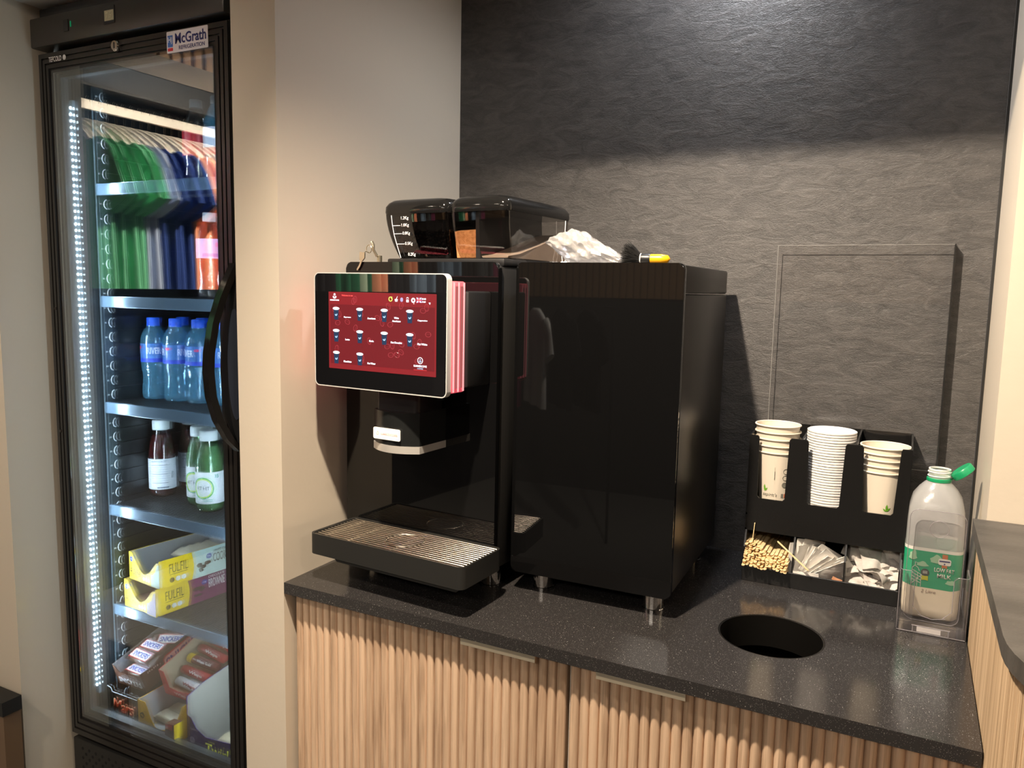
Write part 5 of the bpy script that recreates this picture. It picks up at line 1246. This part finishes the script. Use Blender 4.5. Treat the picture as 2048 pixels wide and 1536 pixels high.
for i, (yy, zz_, m, lab, s) in enumerate(specs):
    p = RB @ Vector((.062, yy, zz_))+Vector(rb.location)
    t = thing('chocolate_bar', lab, 'chocolate bar', p, 0, 'chocolate bars in the red box', world=False); t.rotation_euler = (.5, .02*i, -.10+.05*(i % 3))
    q = [(.004, -.054), (.0105, -.050), (.0118, -.044), (.0118, .044), (.0105, .050), (.004, .054)]
    w_ = MB().lathe([(r, z) for r, z in q], (0, 0, 0), 20).build('wrapper', m, t, 40)
    for v in w_.data.vertices: v.co = Vector((v.co.z, v.co.x, v.co.y*.85))
    text('bar_lettering', s, M_swhite if m is not M_wr2 else M_wr1, w_, (.008, -.0062, .0088), r=(1, 0, 0), u=(0, .78, .62), w=.05, h=.009, bold=.02, thick=.0012)
    if i == 2:
        e_ = MB().cyl((-.052, 0, 0), (-.036, 0, 0), .0120, n=20).build('yellow_end', M_yel, w_)
    elif m is M_wr2: MB().cyl((.024, 0, 0), (.046, 0, 0), .0120, n=20).build('white_end', M_swhite, w_)

# ------------------------------------------------------------------ clothes rail behind the viewer (seen mirrored in the glass and gloss)
rl = thing('clothes_rail', 'pale metal rail carrying the row of shirts opposite the fridge', 'clothes rail', (-1.72, -2.4, 2.06))
MB(rl).box(-1.735, -1.715, -4.0, -.9, 2.068, 2.104, .002).build('bar', mat('rail_metal', (.60, .56, .48), .45, .2), rl)
for y in (-1.0, -2.4, -3.9): MB(rl).box(-2.3, -1.70, y-.012, y+.012, 2.106, 2.13).box(-1.74, -1.71, y-.012, y+.012, 2.09, 2.12).build('bracket', M_blackm, rl)
sh = thing('rail_canopy', 'dark canopy panel above the clothes rail', 'canopy', (-2.0, -2.4, 2.16)); MB(sh).box(-2.3, -1.66, -4.2, -.7, 2.14, 2.235).build('panel', mat('canopy_black', (.012, .012, .013), .6), sh)
def hanger_mesh():
    b = MB(); pts = [(-.205, 0, -.19), (-.17, 0, -.155), (-.10, 0, -.112), (-.04, 0, -.086), (0, 0, -.080), (.04, 0, -.086), (.10, 0, -.112), (.17, 0, -.155), (.205, 0, -.19)]
    loops = []
    for (x, y, z) in pts: loops.append([(x+u*.0, y+u, z+v) for u, v in rrect(-.006, .006, -.011, .011, .005, 3)])
    b.loft(loops); return b
ht = thing('clothes_hanger', 'x', 'hanger', (-1.725, -1.2, 2.104), 0, 'hangers on the clothes rail', world=False)
M_hang = mat('hanger_ivory', (.72, .68, .60), .4)
MB(); hanger_mesh().build('shoulder_bar', M_hang, ht, 60)
MB().tube([(-.013*math.cos(a), 0, .004+.013*math.sin(a)) for a in [PI*1.15-PI*1.15*i/12 for i in range(13)]]+[(.012, 0, -.004), (.004, 0, -.016), (0, 0, -.026), (0, 0, -.080)], .0018, 6).build('hook', M_chrome, ht, 60)
def shirt_mesh(seed, L_=.62):
    rnd = random.Random(seed); b = MB(); p1, p2 = rnd.uniform(0, 6), rnd.uniform(0, 6); n = 36
    rows_ = [(-.118, .060, .012), (-.132, .095, .015), (-.158, .160, .016), (-.19, .205, .016), (-.23, .222, .017), (-.31, .225, .018), (-.40, .226, .018), (-.50, .230, .019), (-.59, .235, .020), (-.68, .238, .021)]
    loops = []
    for k, (z, w, t) in enumerate(rows_):
        g = max(0, k-3)/6; L = []
        for i in range(n):
            a = 2*PI*i/n; x = w*math.cos(a)*(1 if abs(math.cos(a)) < .9 else .99)
            fold = g*(.008*math.sin(x*38+p1)+.005*math.sin(x*71+p2))
            L.append((x, t*math.copysign(abs(math.sin(a))**.7, math.sin(a))+fold, z))
        loops.append(L)
    b.loft(loops)
    for s in (1, -1):
        pts = [(.185, -.185), (.215, -.22), (.245, -.275), (.268, -.335), (.285, -.39)]; hw = [.05, .066, .072, .074, .076]
        loops = []
        for (x, z), h in zip(pts, hw):
            L = []
            for i in range(16):
                a = 2*PI*i/16; q = h*math.cos(a); L.append((s*(x+q*.86), .014*math.sin(a)*(1+.3*math.sin(p1+z*30)), z+q*.42))
            loops.append(L)
        b.loft(loops)
    return b
shm = [shirt_mesh(q).build('shirt_%d' % q, M_blackm, None, 80) for q in range(3)]
meshes = [o.data for o in shm]
for o in shm: bpy.data.objects.remove(o)
def fabric(nm, c):
    m = mat('fabric_'+nm.replace(' ', '_'), c, .9, spec=.1); return m
FAB = {'green': (.13, .42, .24), 'grey blue': (.32, .38, .52), 'navy': (.025, .05, .19), 'salmon': (.75, .30, .17), 'blue': (.06, .20, .68), 'black': (.012, .012, .013), 'charcoal': (.05, .055, .06), 'dark green': (.02, .12, .06), 'slate blue': (.14, .20, .27), 'pale green': (.38, .5, .36), 'maroon': (.16, .03, .07)}
seq = ['green']*6+['grey blue']*2+['navy']*4+['salmon']*5+['blue']*3+['charcoal']*3+['black']*3+['dark green']*3+['pale green']+['dark green']+['salmon']*2+['black']*3+['slate blue']*4+['black']*3+['charcoal']*3+['maroon']*4
cnt = {}
mesh_of = {}
y = -1.10
for i, cname in enumerate(seq):
    k = i % 3
    key = (cname, k)
    if key not in mesh_of:
        me = meshes[k].copy(); me.materials.clear(); me.materials.append(fabric(cname, FAB[cname])); mesh_of[key] = me
    o = bpy.data.objects.new('hanging_shirt', mesh_of[key]); COL.objects.link(o)
    q = cnt.get(cname, 0); cnt[cname] = q+1
    o.location = (-1.725, y, 2.104); o.rotation_euler = (0, 0, random.uniform(-.06, .06))
    tag(o, '%s shirt on the clothes rail, %s of that colour from the near end' % (cname, ORD[q]), 'shirt', 'shirts on the clothes rail')
    h = ht if i == 0 else dup(ht)
    h.location = o.location; h.rotation_euler = o.rotation_euler
    h['label'] = 'ivory hanger holding the %s %s shirt on the clothes rail' % (ORD[q], cname)
    y -= .036 if i < 20 else .05
for me in meshes: bpy.data.meshes.remove(me)
# white garment and cap on a back display
dr = thing('back_display_rail', 'dark floor rail with a white garment at the back of shop', 'clothes rail', (-.75, -3.42, 0))
MB(dr).tube([(-1.15, -3.42, 0), (-1.15, -3.42, 1.36), (-.35, -3.42, 1.36), (-.35, -3.42, 0)], .008, 8).build('frame', M_blackm, dr)
for i, (x, cname, z) in enumerate(((-.98, 'maroon', 1.49), (-.82, 'white', 1.49), (-.66, 'black', 1.49), (-.5, 'black', 1.49))):
    me = mesh_of[('navy', i % 3)].copy(); me.materials[0] = fabric(cname, FAB.get(cname, (.75, .74, .72)))
    o = bpy.data.objects.new('hanging_shirt', me); COL.objects.link(o); o.location = (x, -3.42, 1.46); o.rotation_euler = (0, 0, .9)
    tag(o, '%s shirt on the dark floor rail%s' % (cname, ', rightmost' if i == 3 else ', beside the white one' if i == 2 else ''), 'shirt', 'shirts on the floor rail')
for o in bpy.data.objects:
    if '_o' in o: del o['_o']
